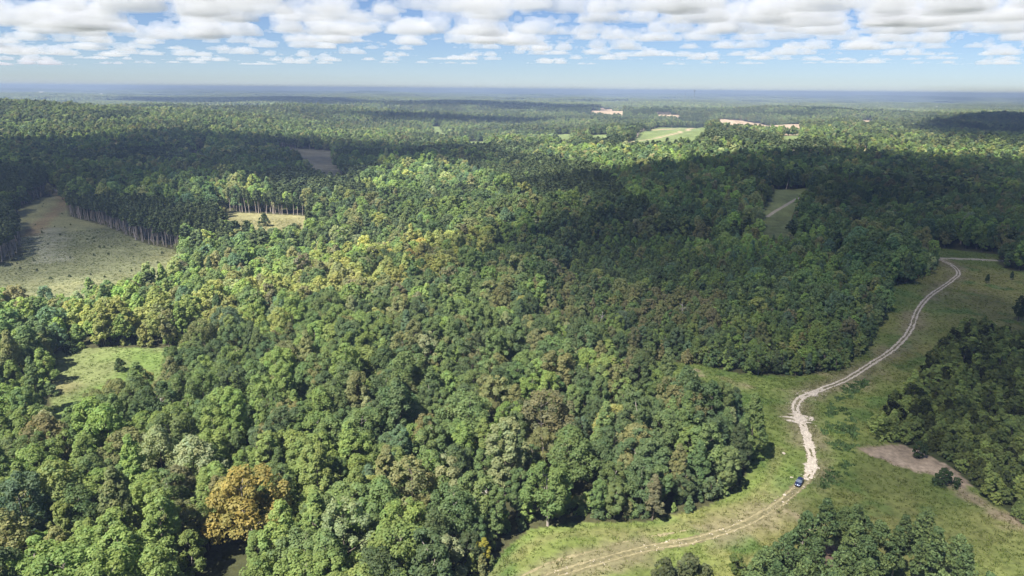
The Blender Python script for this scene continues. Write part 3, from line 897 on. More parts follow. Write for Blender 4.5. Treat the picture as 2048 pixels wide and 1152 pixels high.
r_ = ~pick
R_ = BR[r_]
lod = np.where(R_ < 330, bform[r_], np.where(R_ < 1000, 8 + bform[r_], 16 + bform[r_] % 6))
full = []
for i in range(8):   # whole trees as sources close by
    (q, f, v), (tv, tf) = NEAR_GEO[i]
    V, F = join_parts([(q, f), (tv, tf)])
    full.append(mesh_obj('tree_source', V, F, [LEAF, BARK], mat_idx=np.r_[np.zeros(len(f)), np.ones(len(tf))], attrs=spray_attr(np.vstack([v, np.ones((len(tv), 3))]))))
sz = bs[r_][:, None] * np.c_[np.ones(r_.sum()), np.ones(r_.sum()), np.random.default_rng(8).uniform(0.92, 1.15, r_.sum())]
scatter('broadleaf_forest', BX[r_], BY[r_], brot[r_], sz, lod, bt[r_], full + MID + FAR, 'mixed green broadleaf forest rolling away to the far ridges', 'forest')

def pine_tint(n, seed, x=None, y=None):
    g = np.random.default_rng(seed)
    a = np.array([0.085, 0.118, 0.055]); b = np.array([0.135, 0.168, 0.072])
    t = g.uniform(size=(n, 1))
    return (a * (1 - t) + b * t) * g.uniform(0.9, 1.12, (n, 1))

# pines of the isle (all of them), then the plantation pines that show largest
it = pine_tint(len(ix), 21); g = np.random.default_rng(22)
for i in range(len(ix)):
    sc_ = g.uniform(0.62, 0.95)
    lab = ('tall ' if sc_ > 0.85 else 'small ' if sc_ < 0.72 else '') + ('bushy', 'broad', 'narrow')[i % 3] + (' open-grown pine in the middle of the loose grove' if dist_line(np.vstack([PINE_ISLE, PINE_ISLE[:1]]), ix[i:i+1], iy[i:i+1])[0] > 8 else ' open-grown pine on the rim of the loose grove')
    plant('pine_tree', NEARP[i % 3], ix[i], iy[i], g.uniform(0, 6.28), sc_, it[i] * np.array([1.15, 1.25, 1.05]), lab, 'pine tree', lab + ' (look-alikes)')
qt = pine_tint(len(qx), 23); g = np.random.default_rng(24); qs = g.uniform(0.86, 1.1, len(qx)); qr = g.uniform(0, 6.28, len(qx))
qpick = front(qx, qy, 15, 240)
for i in np.nonzero(qpick)[0]:
    side = 'in the plantation along the straw field' if qx[i] > pix(100, 480)[0] else 'in the plantation at the field corner'
    ed = is_open(np.array([qx[i] + 6, qx[i] - 6, qx[i], qx[i] - 4]), np.array([qy[i], qy[i], qy[i] - 6, qy[i] - 4])).any()
    lab = ('tall ' if qs[i] > 1.02 else 'short ' if qs[i] < 0.93 else '') + 'slender pine ' + ('with pale stem on the edge of ' if ed else 'inside ') + side[3:]
    plant('pine_tree', STAND[i % 3], qx[i], qy[i], qr[i], qs[i], qt[i], lab, 'pine tree', lab + ' (look-alikes)')
px2 = np.r_[qx[~qpick], px_]; py2 = np.r_[qy[~qpick], py_]
pr2 = np.hypot(px2, py2); n = len(px2)
g = np.random.default_rng(25)
scatter('pine_forest', px2, py2, g.uniform(0, 6.28, n), (np.where((np.arange(n) < (~qpick).sum())[:, None], 1.0, np.array([1.6, 1.6, 0.98])) * g.uniform(0.85, 1.1, (n, 1))), np.where(pr2 < 900, 0, 3) + g.integers(0, 3, n), pine_tint(n, 26), MIDP + FARP,
        'dark blue-green pine stands among the broadleaf woods', 'forest')

# young trees and saplings: thicket across the track, under-storey, wood edge
ax = np.r_[tx, sx, yx]; ay = np.r_[ty, sy, yy]
src = np.r_[np.zeros(len(tx)), np.ones(len(sx)), 2 * np.ones(len(yx))].astype(int)
g = np.random.default_rng(31); n = len(ax)
ak, at = choose_tint(ax, ay, 32)
at = np.where((src == 0)[:, None], (np.array([0.142, 0.190, 0.064]) * (1 - g.uniform(size=(n, 1))) + g.uniform(size=(n, 1)) * np.array([0.232, 0.272, 0.080])), at)
asz = np.where(src == 0, g.uniform(0.65, 1.5, n), np.where(src == 1, g.uniform(0.4, 1.15, n), g.uniform(0.9, 1.6, n)))
arot = g.uniform(0, 6.28, n); af = g.integers(0, 4, n)
apick = front(ax, ay, 3, 290)
SW = ['bushy', 'pointed', 'low spreading', 'round-topped']
for i in np.nonzero(apick)[0]:
    pl = ('in the thicket across the grass from the track', 'on the wood edge below taller trees', 'in the young stand')[src[i]]
    lab = f"{'small ' if asz[i] < 0.85 else 'tall ' if asz[i] > 1.25 else ''}{SW[af[i]]} {'yellowish green' if at[i][0] > 0.12 else 'dark green'} sapling {pl}"
    plant('sapling', YNEAR[af[i]], ax[i], ay[i], arot[i], asz[i], at[i], lab, 'sapling', lab + ' (look-alikes)')
m = ~apick
scatter('young_thicket', ax[m], ay[m], arot[m], asz[m], af[m] + np.where(np.hypot(ax[m], ay[m]) < 330, 0, 0), at[m], YMID, 'dense thicket of young trees and shrubs', 'thicket')

# ------------------------------------------------------------------ far forest: canopy in patches beyond the single trees
def canopy_patch(seed, size=130.0, n=120):
    g = np.random.default_rng(seed)
    V, F, A = [], [], []; o = 0
    bm = bmesh.new(); bmesh.ops.create_icosphere(bm, subdivisions=1, radius=1.0)
    bv = np.array([v.co[:] for v in bm.verts]); bf = np.array([[v.index for v in f.verts] for f in bm.faces]); bm.free()
    for k in range(n):
        x, y = g.uniform(-size / 2, size / 2, 2); R = g.uniform(4.5, 8.0); H = g.uniform(11, 19)
        v = bv * np.array([R, R, H * 0.6]) * g.uniform(0.8, 1.2, (len(bv), 1)) + np.array([x, y, H * 0.45])
        V.append(v); F.append(bf + o); o += len(v)
        A.append(np.tile(g.uniform(0.6, 1.4) * np.array([1 + g.normal(0, .08), 1, 1]), (len(v), 1)))
    return mesh_obj('canopy_source', np.vstack(V), np.vstack(F), [CANOPY], attrs=spray_attr(np.vstack(A)))
PATCH = [canopy_patch(700 + i) for i in range(4)]
cx1, cy1 = jitter_grid(112, 3500, 9000, -42, 42, 41)
cx2, cy2 = jitter_grid(190, 9000, 17000, -42, 42, 42)
cx = np.r_[cx1, cx2]; cy = np.r_[cy1, cy2]
k = ~is_open(cx, cy) & ~((fbm2(cx / 900, cy / 420, 61, 3) > 0.42) & (np.hypot(cx, cy) > 4200))
cx, cy = cx[k], cy[k]
g = np.random.default_rng(43); n = len(cx)
ct = np.array([0.105, 0.130, 0.055]) * g.uniform(0.8, 1.25, (n, 1)) * (1 + 0.3 * fbm2(cx / 700, cy / 500, 63, 3)[:, None])
scatter('distant_forest', cx, cy, g.integers(0, 4, n) * PI / 2, np.c_[np.where(np.hypot(cx, cy) > 9000, 1.6, 1.0), np.where(np.hypot(cx, cy) > 9000, 1.6, 1.0), np.ones(n)], g.integers(0, 4, n), ct, PATCH,
        'far wooded ridges turning blue toward the horizon', 'forest')

# ------------------------------------------------------------------ grass and weeds of the clearings (nobody could count it)
def tuft(seed, nb, hh, spread, wd):
    g = np.random.default_rng(seed)
    V, F, A = [], [], []
    for k in range(nb):
        a = g.uniform(0, 6.28); d = np.array([math.cos(a), math.sin(a), 0]); s = np.array([-d[1], d[0], 0])
        p = g.normal(0, spread, 3) * np.array([1, 1, 0]); h = hh * g.uniform(0.6, 1.2); w = wd * g.uniform(0.7, 1.3)
        o = len(V)
        V += [p - s * w + [0, 0, -0.04], p + s * w + [0, 0, -0.04], p + d * h * 0.35 + s * w * 0.8 + [0, 0, h * 0.7], p + d * h * 0.35 - s * w * 0.8 + [0, 0, h * 0.7]]
        F.append((o, o + 1, o + 2, o + 3)); c = g.uniform(0.75, 1.25); A += [(c * g.uniform(.95, 1.08), c, c)] * 4
    return mesh_obj('tuft_source', np.array(V), np.array(F), [BLADE], attrs=spray_attr(np.array(A)))
TUFTS = [tuft(800, 12, 0.40, 0.30, 0.09), tuft(801, 10, 0.55, 0.28, 0.08), tuft(802, 14, 0.35, 0.4, 0.13), tuft(803, 16, 0.75, 0.42, 0.16)]
gx1, gy1 = jitter_grid(0.95, 120, 330, -25, 41.5, 51)
gx2, gy2 = jitter_grid(1.5, 150, 620, -41.5, 41.5, 52)
k1 = inside(GRASS_MAIN, gx1, gy1) & ~inside(THICKET, gx1, gy1)
k2 = (inside(MEADOW, gx2, gy2) | inside(FIELD, gx2, gy2) | inside(CLEARINGS['straw_a'], gx2, gy2) | (inside(GRASS_MAIN, gx2, gy2) & (np.hypot(gx2, gy2) >= 330) & ~inside(THICKET, gx2, gy2)))
gx = np.r_[gx1[k1], gx2[k2]]; gy = np.r_[gy1[k1], gy2[k2]]
d1 = dist_line(TRACK, gx, gy)
keep = (d1 > 1.9 + 0.8 * noise2(gx / 3, gy / 3, 4)) & (dist_line(CROSS, gx, gy) > 2.2) & ~inside(SOIL, gx, gy)
g = np.random.default_rng(53)
keep &= g.uniform(size=len(gx)) < 0.45 + 0.5 * fbm2(gx / 6, gy / 6, 54, 3)
keep &= ~(inside(PINE_ISLE, gx, gy) & (g.uniform(size=len(gx)) < 0.7))
gx, gy = gx[keep], gy[keep]; n = len(gx)
gt = cover_colour(gx, gy) * g.uniform(0.8, 1.35, (n, 1)) * np.array([1.0, 1.08, 0.9])
WEEDS = poly([(1640, 965), (1650, 985), (1700, 950), (1720, 880), (1700, 800), (1740, 760), (1700, 760), (1650, 830), (1640, 900)])
wd = inside(WEEDS, gx + 2 * noise2(gx / 4, gy / 4, 8), gy) & (fbm2(gx / 7, gy / 7, 55, 3) > -0.15)
gt[wd] = np.array([0.092, 0.148, 0.050]) * g.uniform(0.75, 1.3, (wd.sum(), 1))
gw = np.where(wd, 3, g.integers(0, 3, n))
big = (g.uniform(size=n) < 0.03) | (wd & (g.uniform(size=n) < 0.08))
scatter('meadow_grass', gx, gy, g.uniform(0, 6.28, n), g.uniform(0.6, 1.15, n) * np.where(big, 1.6, 1.0), gw, gt, TUFTS, 'rough grass and weeds of the clearings', 'grass')

# ------------------------------------------------------------------ stones
STONE = simple_mat('pale_stone', (0.46, 0.40, 0.33), 0.9, noise=0.25, scale=3, spec=0.2)
def rock_mesh(name, seed, sub=1):
    bm = bmesh.new(); bmesh.ops.create_icosphere(bm, subdivisions=sub, radius=1.0)
    g = np.random.default_rng(seed)
    sc = g.uniform(0.7, 1.2, 3) * np.array([1, 1, 0.6])
    for v in bm.verts:
        k = g.uniform(0.75, 1.2)
        v.co = Vector((v.co.x * sc[0] * k, v.co.y * sc[1] * k, v.co.z * sc[2] * k))
    me = bpy.data.meshes.new(name); bm.to_mesh(me); bm.free(); me.materials.append(STONE)
    return me
RUB = [bpy.data.objects.new('stone_source', rock_mesh('stone_source', 900 + i)) for i in range(3)]
g = np.random.default_rng(61)
cand = g.integers(0, len(TR), 9000)
wgt = np.where(cand < i_car, 0.12, np.where(cand < i_fork + 30, 1.0, 0.45)) * np.clip(gaten[cand] + 0.2, 0, 1)
cand = cand[g.uniform(size=len(cand)) < wgt]
dT = np.gradient(TR, axis=0); dT /= np.hypot(dT[:, 0], dT[:, 1])[:, None]
side = np.where(g.uniform(size=len(cand)) < 0.5, -0.85, 0.85) + g.normal(0, 0.45, len(cand)) + np.where((cand > i_mid - 6) & (cand < i_fork + 30), g.normal(0, 1.6, len(cand)), 0)
rx = TR[cand, 0] - dT[cand, 1] * side; ry = TR[cand, 1] + dT[cand, 0] * side; n = len(rx)
scatter('gravel', rx, ry, g.uniform(0, 6.28, n), g.uniform(0.06, 0.22, n) * np.where(g.uniform(size=n) < 0.06, 1.8, 1), g.integers(0, 3, n), np.ones((n, 3)), RUB, 'pale rubble strewn along the wheel ruts', 'gravel', zoff=0.04)
for k, (p, s, lab) in enumerate([((1583, 955), 0.75, 'pale boulder lying in the grass just behind the parked car'), ((1569, 990), 0.8, 'pale boulder on the worn verge in front of the parked car'),
                                 ((1566, 1004), 0.6, 'pale broken slab by the track in front of the parked car'), ((1608, 974), 0.5, 'small pale rock beside the front wheel of the car'),
                                 ((1567, 907), 0.9, 'flat pale rock in the grass up the slope from the car'), ((1632, 852), 0.5, 'lone pale rock beside the stony bend of the track')]):
    q = pix(*p)
    o = bpy.data.objects.new('rock', rock_mesh('rock', 950 + k, 2)); link(o)
    o.location = (q[0], q[1], float(height(*q)) + 0.1 * s); s *= 0.6; o.scale = (s * 1.2, s, s * 0.5); o.rotation_euler = (0, 0, k * 1.1)
    tag(o, lab, 'rock')

# ------------------------------------------------------------------ shrubs standing alone in the open
def shrub_at(p, s, fi, tint, label, group=None, name='shrub'):
    q = pix(*p)
    plant(name, YNEAR[fi], q[0], q[1], random.uniform(0, 6.28), s, tint, label, 'shrub', group)
g = np.random.default_rng(71)
ff = [(x, y) for x, y in zip(g.uniform(20, 340, 400), g.uniform(400, 560, 400))]
cnt = 0
for p in ff:
    q = pix(*p)
    if inside(FIELD, np.array([q[0]]), np.array([q[1]]))[0] and cnt < 45:
        cnt += 1
        s = g.uniform(0.14, 0.34)
        plant('shrub', YNEAR[[0, 2][cnt % 2]], q[0], q[1], g.uniform(0, 6.28), s, np.array([0.06, 0.085, 0.03]) * g.uniform(0.8, 1.5), 'small dark green shrub dotted over the straw-coloured field', 'shrub', 'shrubs of the straw-coloured field')
shrub_at((240, 742), 1.05, 0, (0.07, 0.11, 0.04), 'round green bush standing alone on the small meadow')
shrub_at((140, 704), 1.1, 2, (0.045, 0.075, 0.03), 'dark rounded bush on the far edge of the small meadow')
shrub_at((530, 452), 1.9, 0, (0.07, 0.105, 0.04), 'lone green tree on the small straw clearing')
q = pix(1974, 566); plant('pine_tree', NEARP[1], q[0], q[1], 1.0, 0.34, (0.05, 0.08, 0.036), 'small dark pine standing alone on the open grass', 'pine tree')
q = pix(2022, 560); plant('pine_tree', NEARP[0], q[0], q[1], 2.0, 0.32, (0.05, 0.08, 0.036), 'small pine beside the lone pine near the grass edge', 'pine tree')
q = pix(2036, 642); plant('broadleaf_tree', NEAR[4], q[0], q[1], 0.5, 0.62, (0.05, 0.075, 0.03), 'dark tree with bare stem standing behind the thicket', 'tree')
q = pix(2052, 640); plant('broadleaf_tree', NEAR[0], q[0], q[1], 2.5, 0.66, (0.045, 0.072, 0.03), 'dense dark tree beside the bare-stemmed one behind the thicket', 'tree')
shrub_at((1885, 968), 1.1, 2, (0.06, 0.10, 0.036), 'wide rounded bush on the bare soil bank below the thicket')
shrub_at((1768, 878), 1.0, 0, (0.085, 0.12, 0.036), 'yellow-green bush at the point of the thicket')
shrub_at((1835, 915), 0.9, 3, (0.06, 0.095, 0.034), 'upright bush on the upper edge of the bare soil bank')
shrub_at((1830, 1095), 1.0, 0, (0.12, 0.125, 0.03), 'yellow-green bush among the pines of the grove')
shrub_at((1375, 1150), 1.25, 2, (0.13, 0.15, 0.07), 'pale sunlit bush at the foot of the grass bank')
shrub_at((1330, 1165), 1.2, 0, (0.12, 0.14, 0.065), 'second pale bush beside the sunlit one')
shrub_at((1470, 1150), 0.9, 3, (0.12, 0.16, 0.045), 'bright green bush between the pale bushes and the pines')
shrub_at((1560, 1150), 0.8, 1, (0.12, 0.16, 0.045), 'pointed bright green bush in front of the pines')
shrub_at((1590, 1085), 0.8, 0, (0.085, 0.13, 0.04), 'leafy bush on the uphill edge of the pine grove')

# ------------------------------------------------------------------ dead trees: bare pale stems
DEADW = simple_mat('dead_wood', (0.46, 0.42, 0.38), 0.9, noise=0.25, scale=2)
def snag(p, H, seed, label, hh=0):
    q = pix(p[0], p[1], hh)
    g = np.random.default_rng(seed)
    root = empty('dead_tree', (q[0], q[1], float(height(*q)) - 0.1)); tag(root, label, 'dead tree')
    zz = np.linspace(0, H, 6)
    path = np.c_[0.25 * np.sin(zz * 0.3 + seed), 0.25 * np.cos(zz * 0.4), zz]
    v, f = tube(path, np.linspace(0.26, 0.05, 6), 7)
    link(mesh_obj('trunk', v, f, [DEADW], parent=root, smooth=True))
    for k in range(9):
        z = H * g.uniform(0.4, 0.97); a = g.uniform(0, 6.28); L = g.uniform(1.5, 4.2) * (1.2 - z / H)
        s = np.array([np.interp(z, zz, path[:, 0]), np.interp(z, zz, path[:, 1]), z])
        e = s + np.array([math.cos(a) * L, math.sin(a) * L, L * g.uniform(0.3, 0.9)])
        pts = [s, (s + e) / 2 + g.normal(0, 0.12, 3), e]
        v, f = tube(pts, [0.09, 0.06, 0.02], 5)
        tw = e + np.array([math.cos(a + .8), math.sin(a + .8), .6]) * L * 0.4
        v2, f2 = tube([pts[1], tw], [0.05, 0.015], 4)
        V, F = join_parts([(v, f), (v2, f2)])
        link(mesh_obj('limb', V, F, [DEADW], parent=root))
snag((1000, 1035), 8.5, 1, 'bare grey dead tree on the wood edge above the grass')
snag((975, 1020), 7.0, 2, 'leaning bare pale snag beside the grey dead tree')
snag((1203, 672), 12, 3, 'white dead stem standing among brown-tinged oaks')
snag((212, 690), 15, 4, 'tall white dead stem at the back of the small meadow')
snag((108, 712), 3.5, 5, 'broken pale snag at the corner of the small meadow')
snag((330, 860), 16, 6, 'bare forked dead tree in the wood below the meadow')
snag((1362, 655), 13, 7, 'bare grey tree on the far side of the grass arm')

# ------------------------------------------------------------------ the car
PAINT = simple_mat('car_paint', (0.03, 0.046, 0.11), 0.16, metal=0.4, spec=0.8)
GLASS = simple_mat('car_glass', (0.10, 0.13, 0.18), 0.08, spec=1.0)  # blue-grey base colour has the sky's reflection painted in
TYRE = simple_mat('tyre', (0.02, 0.02, 0.02), 0.85)
CHROME = simple_mat('rim_metal', (0.5, 0.5, 0.52), 0.3, metal=0.9)
LAMP = simple_mat('lamp_glass', (0.75, 0.76, 0.78), 0.12, spec=0.8)
TRIM = simple_mat('black_trim', (0.015, 0.015, 0.015), 0.6)
def build_car(p0, p1):
    a, b = pix(*p0), pix(*p1)           # rear and front on the ground
    c = (a + b) / 2; d = (b - a) / np.hypot(*(b - a))
    root = empty('car', (c[0], c[1], float(height(*c)) + 0.045), math.atan2(d[1], d[0]))
    tag(root, 'dark blue car parked on the grass track below the stony bend', 'car')
    # length along +x (front), width y, height z; sections of the shell
    sec = [(-2.28, 0.62, 0.45, 0.82), (-2.22, 0.78, 0.36, 1.02), (-1.7, 0.88, 0.28, 1.08), (-0.9, 0.90, 0.26, 1.05), (0.2, 0.91, 0.26, 1.02), (0.95, 0.90, 0.26, 1.0), (1.6, 0.87, 0.28, 0.93), (2.1, 0.78, 0.34, 0.82), (2.3, 0.60, 0.42, 0.68)]
    V, F = [], []
    for x, w, z0, z1 in sec:
        for (yy, zz) in ((-w * .86, z0), (-w, z0 + .12), (-w * 1.0, (z0 + z1) / 2 + .1), (-w * .93, z1 - .06), (-w * .7, z1), (w * .7, z1), (w * .93, z1 - .06), (w, (z0 + z1) / 2 + .1), (w, z0 + .12), (w * .86, z0)):
            V.append((x, yy, zz))
    n = 10
    for i in range(len(sec) - 1):
        for k in range(n):
            F.append((i * n + k, i * n + (k + 1) % n, (i + 1) * n + (k + 1) % n, (i + 1) * n + k))
    F.append(tuple(range(n))[::-1]); F.append(tuple(range((len(sec) - 1) * n, len(sec) * n)))
    body = mesh_obj('body', V, [f[::-1] for f in F], [PAINT], parent=root, smooth=True); link(body)
    # cabin
    def slab(name, pts, mat, th=0.0, par=root):
        o = mesh_obj(name, pts, [tuple(range(len(pts)))], [mat], parent=par); link(o)
        m = o.modifiers.new('thick', 'SOLIDIFY'); m.thickness = 0.03; m.offset = 0
        return o
    zb, zt = 1.0, 1.56
    R0, R1 = -1.35, 0.25      # roof ends
    B0, B1 = -2.0, 1.02       # glass base ends
    wb_, wt = 0.84, 0.62
    roof = [(R0, -wt, zt - .03), (R0 + .5, -wt, zt + .01), (R1, -wt, zt - .02), (R1, wt, zt - .02), (R0 + .5, wt, zt + .01), (R0, wt, zt - .03)]
    slab('roof', roof, PAINT)
    slab('windscreen', [(B1, -wb_ * .94, zb), (B1, wb_ * .94, zb), (R1, wt, zt - .03), (R1, -wt, zt - .03)], GLASS)
    slab('rear_window', [(B0, -wb_ * .9, zb + .04), (R0, -wt, zt - .04), (R0, wt, zt - .04), (B0, wb_ * .9, zb + .04)], GLASS)
    for s in (-1, 1):
        slab('side_window', [(B1 - .1, s * wb_, zb), (R1, s * wt, zt - .04), (-0.5, s * wt, zt - .03), (-0.5, s * wb_, zb)], GLASS)
        slab('side_window', [(-0.58, s * wb_, zb), (-0.58, s * wt, zt - .03), (R0 + .05, s * wt, zt - .05), (B0 + .25, s * wb_, zb + .03)], GLASS)
        slab('pillar', [(-0.5, s * wb_ * 1.005, zb), (-0.5, s * wt * 1.01, zt - .03), (-0.58, s * wt * 1.01, zt - .03), (-0.58, s * wb_ * 1.005, zb)], TRIM)
        hl = mesh_obj('headlight', [(2.12, s * .72, .60), (2.16, s * .48, .60), (2.10, s * .48, .77), (2.02, s * .74, .78), (2.26, s * .66, .62), (2.31, s * .44, .60), (2.24, s * .46, .74), (2.16, s * .70, .76)],
                      [(0, 1, 2, 3), (4, 7, 6, 5), (0, 4, 5, 1), (1, 5, 6, 2), (2, 6, 7, 3), (3, 7, 4, 0)], [LAMP], parent=root); link(hl)
        tl = mesh_obj('tail_light', [(-2.26, s * .74, .80), (-2.26, s * .5, .80), (-2.26, s * .5, .95), (-2.24, s * .74, .95), (-2.32, s * .7, .80), (-2.32, s * .5, .80), (-2.31, s * .5, .94), (-2.3, s * .7, .94)],
                      [(0, 1, 2, 3), (4, 7, 6, 5), (0, 4, 5, 1), (1, 5, 6, 2), (2, 6, 7, 3), (3, 7, 4, 0)], [simple_mat('tail_red', (0.3, 0.01, 0.01), 0.2)], parent=root); link(tl)
        mr = mesh_obj('mirror', [(.85, s * .9, 1.0), (1.0, s * .9, 1.0), (1.0, s * 1.08, 1.0), (.85, s * 1.08, 1.0), (.87, s * .9, 1.14), (.98, s * .9, 1.14), (.98, s * 1.06, 1.13), (.87, s * 1.06, 1.13)],
                      [(0, 3, 2, 1), (4, 5, 6, 7), (0, 1, 5, 4), (1, 2, 6, 5), (2, 3, 7, 6), (3, 0, 4, 7)], [PAINT], parent=root); link(mr)
        for x in (-1.38, 1.4):
            wh = empty('wheel', (0, 0, 0)); wh.parent = root; wh.location = (x, s * .82, 0.33)
            an = np.linspace(0, 2 * PI, 20, endpoint=False)
            prof = [(0.22, -.11), (0.31, -.11), (0.335, -.06), (0.335, .06), (0.31, .11), (0.22, .11)]
            v = np.array([(math.cos(t) * r, h, math.sin(t) * r) for t in an for r, h in prof]); m_ = len(prof)
            f = np.array([(i * m_ + k, i * m_ + (k + 1) % m_, ((i + 1) % 20) * m_ + (k + 1) % m_, ((i + 1) % 20) * m_ + k) for i in range(20) for k in range(m_)])
            link(mesh_obj('tyre', v, f, [TYRE], parent=wh, smooth=True))
            V2 = [(0, s * .09, 0)] + [(math.cos(t) * (0.21 if i % 4 < 2 else 0.225), s * (.10 if i % 4 < 2 else .05), math.sin(t) * (0.21 if i % 4 < 2 else 0.225)) for i, t in enumerate(an)]
            link(mesh_obj('rim', V2, [(0, i + 1, (i + 1) % 20 + 1) for i in range(20)], [CHROME], parent=wh))
    grille = mesh_obj('grille', [(2.285, -.42, .44), (2.285, .42, .44), (2.275, .40, .64), (2.275, -.40, .64), (2.335, -.40, .45), (2.335, .40, .45), (2.315, .38, .63), (2.315, -.38, .63)],
                      [(0, 1, 2, 3), (4, 7, 6, 5), (0, 4, 5, 1), (1, 5, 6, 2), (2, 6, 7, 3), (3, 7, 4, 0)], [TRIM], parent=root); link(grille)
    bp = mesh_obj('bumper', [(2.05, -.8, .24), (2.3, -.55, .22), (2.3, .55, .22), (2.05, .8, .24), (2.08, -.84, .44), (2.36, -.55, .42), (2.36, .55, .42), (2.08, .84, .44)],
                  [(0, 1, 2, 3), (4, 7, 6, 5), (0, 4, 5, 1), (1, 5, 6, 2), (2, 6, 7, 3), (3, 7, 4, 0)], [TRIM], parent=root); link(bp)
build_car((1604, 958), (1592, 978))

# ------------------------------------------------------------------ far-off structures
WHITE = simple_mat('white_paint', (0.78, 0.78, 0.76), 0.6, noise=0.05)
GREYM = simple_mat('tower_steel', (0.24, 0.25, 0.27), 0.6)
ROOFM = simple_mat('roof_metal', (0.62, 0.63, 0.64), 0.45)
WINM = simple_mat('window_glass', (0.03, 0.035, 0.04), 0.1, spec=0.7)
def far_pos(px, r):
    a = math.atan2((px - CW / 2) / FPX, math.cos(PITCH))
    return np.array([math.sin(a) * r, math.cos(a) * r])
def water_tower(px, r, top, label):
    q = far_pos(px, r); z = float(height(*q))
    H = top - z
    root = empty('water_tower', (q[0], q[1], z)); tag(root, label, 'water tower')
    v, f = tube([(0, 0, 0), (0, 0, H * .12), (0, 0, H * .86), (0, 0, H * .9)], [3.5, 2.2, 2.0, 3.0], 14)
    link(mesh_obj('stem', v, f, [GREYM], parent=root, smooth=True))
    zz = np.array([.86, .90, .94, .97, .99, 1.0]) * H; rr = [3, 7, 9, 8.5, 5, 0.4]
    v, f = tube([(0, 0, t) for t in zz], rr, 20)
    link(mesh_obj('tank', v, f, [GREYM], parent=root, smooth=True))
def mast(px, r, top, label):
    q = far_pos(px, r); z = float(height(*q)); H = top - z
    root = empty('radio_mast', (q[0], q[1], z)); tag(root, label, 'mast')
    for k in range(3):
        a = k * 2.094
        v, f = tube([(math.cos(a) * 4, math.sin(a) * 4, 0), (math.cos(a) * .9, math.sin(a) * .9, H)], [.7, .4], 5)
        link(mesh_obj('leg', v, f, [GREYM], parent=root))
    for i in range(8):
        z0, z1 = H * i / 8, H * (i + 1) / 8
        for k in range(3):
            a, b = k * 2.094, (k + 1) * 2.094
            r0, r1 = 4 - 3.1 * i / 8, 4 - 3.1 * (i + 1) / 8
            v, f = tube([(math.cos(a) * r0, math.sin(a) * r0, z0), (math.cos(b) * r1, math.sin(b) * r1, z1)], [.25, .25], 4)
            link(mesh_obj('brace', v, f, [GREYM], parent=root))
water_tower(1359, 6300, 118, 'water tower with a round tank breaking the far horizon')
mast(1342, 6600, 101, 'thin lattice mast beside the water tower on the horizon')
def house(q, w, d, h, rz, label, cat='house', rh=None, name='house', zadd=0.0):
    z = float(height(*q)) + zadd
    root = empty(name, (q[0], q[1], z), rz); tag(root, label, cat)
    rh = rh or h * 0.6
    V = [(-w / 2, -d / 2, -1), (w / 2, -d / 2, -1), (w / 2, d / 2, -1), (-w / 2, d / 2, -1), (-w / 2, -d / 2, h), (w / 2, -d / 2, h), (w / 2, d / 2, h), (-w / 2, d / 2, h), (-w / 2, 0, h + rh), (w / 2, 0, h + rh)]
    link(mesh_obj('wall', V, [(0, 1, 5, 4), (1, 2, 6, 9, 5), (2, 3, 7, 6), (3, 0, 4, 8, 7)], [WHITE], parent=root))
    e = 0.4
    V = [(-w / 2 - e, -d / 2 - e, h - .25), (w / 2 + e, -d / 2 - e, h - .25), (w / 2 + e, 0, h + rh + .05), (-w / 2 - e, 0, h + rh + .05), (w / 2 + e, d / 2 + e, h - .25), (-w / 2 - e, d / 2 + e, h - .25)]
    rf = link(mesh_obj('roof', V, [(0, 1, 2, 3), (3, 2, 4, 5)], [ROOFM], parent=root))
    m = rf.modifiers.new('thick', 'SOLIDIFY'); m.thickness = 0.15; m.offset = 1
    for k, x in enumerate(np.linspace(-w / 3, w / 3, 3)):
        dr = k == 1
        ww, z0, z1 = (.5, 0.02, 2.1) if dr else (.6, 1.0, 2.1)
        link(mesh_obj('door' if dr else 'window', [(x - ww, -d / 2 - .03, z0), (x + ww, -d / 2 - .03, z0), (x + ww, -d / 2 - .03, z1), (x - ww, -d / 2 - .03, z1)], [(0, 1, 2, 3)], [GREYM if dr else WINM], parent=root))
for px, r, w, lab in ((148, 9500, 34, 'long white shed on the far blue plain'), (258, 8200, 22, 'white barn on the hazy plain beyond the wooded hill'), (915, 5600, 16, 'small white house among the far woods'),
                      (1810, 6100, 17, 'lone white house on the far wooded slope')):
    q = far_pos(px, r); house(q, w, w * .45, w * .4, 0.1, lab, zadd=9.0, rh=w * .12)
q = pix(1622, 471, 6); house(q, 5.5, 4.0, 2.4, 0.4, 'small shed with a pale metal roof half hidden in the woods', 'shed', rh=1.0, name='shed', zadd=6.5)
q = pix(1646, 477, 5); house(q, 3.0, 3.0, 2.6, 0.9, 'white hut in a gap of the woods beside the pale-roofed shed', 'hut', rh=0.8, name='hut', zadd=5.0)

# ------------------------------------------------------------------ clouds: flat-based cumulus, lit by the sun, their shade falls on the land
def cloud_material(name, dens):
    m, nt, out = new_mat(name)
    v = nt.nodes.new('ShaderNodeVolumePrincipled')
    v.inputs['Color'].default_value = (0.82, 0.83, 0.86, 1)
    v.inputs['Density'].default_value = dens
    v.inputs['Anisotropy'].default_value = 0.0
    nt.links.new(v.outputs[0], out.inputs['Volume'])
    return m
CLOUD_DENSITY = 0.0019
CLOUD_M = cloud_material('cloud', CLOUD_DENSITY)
THICK_CLOUD = cloud_material('thick_cloud', 0.0064)
BASE = 1150.0

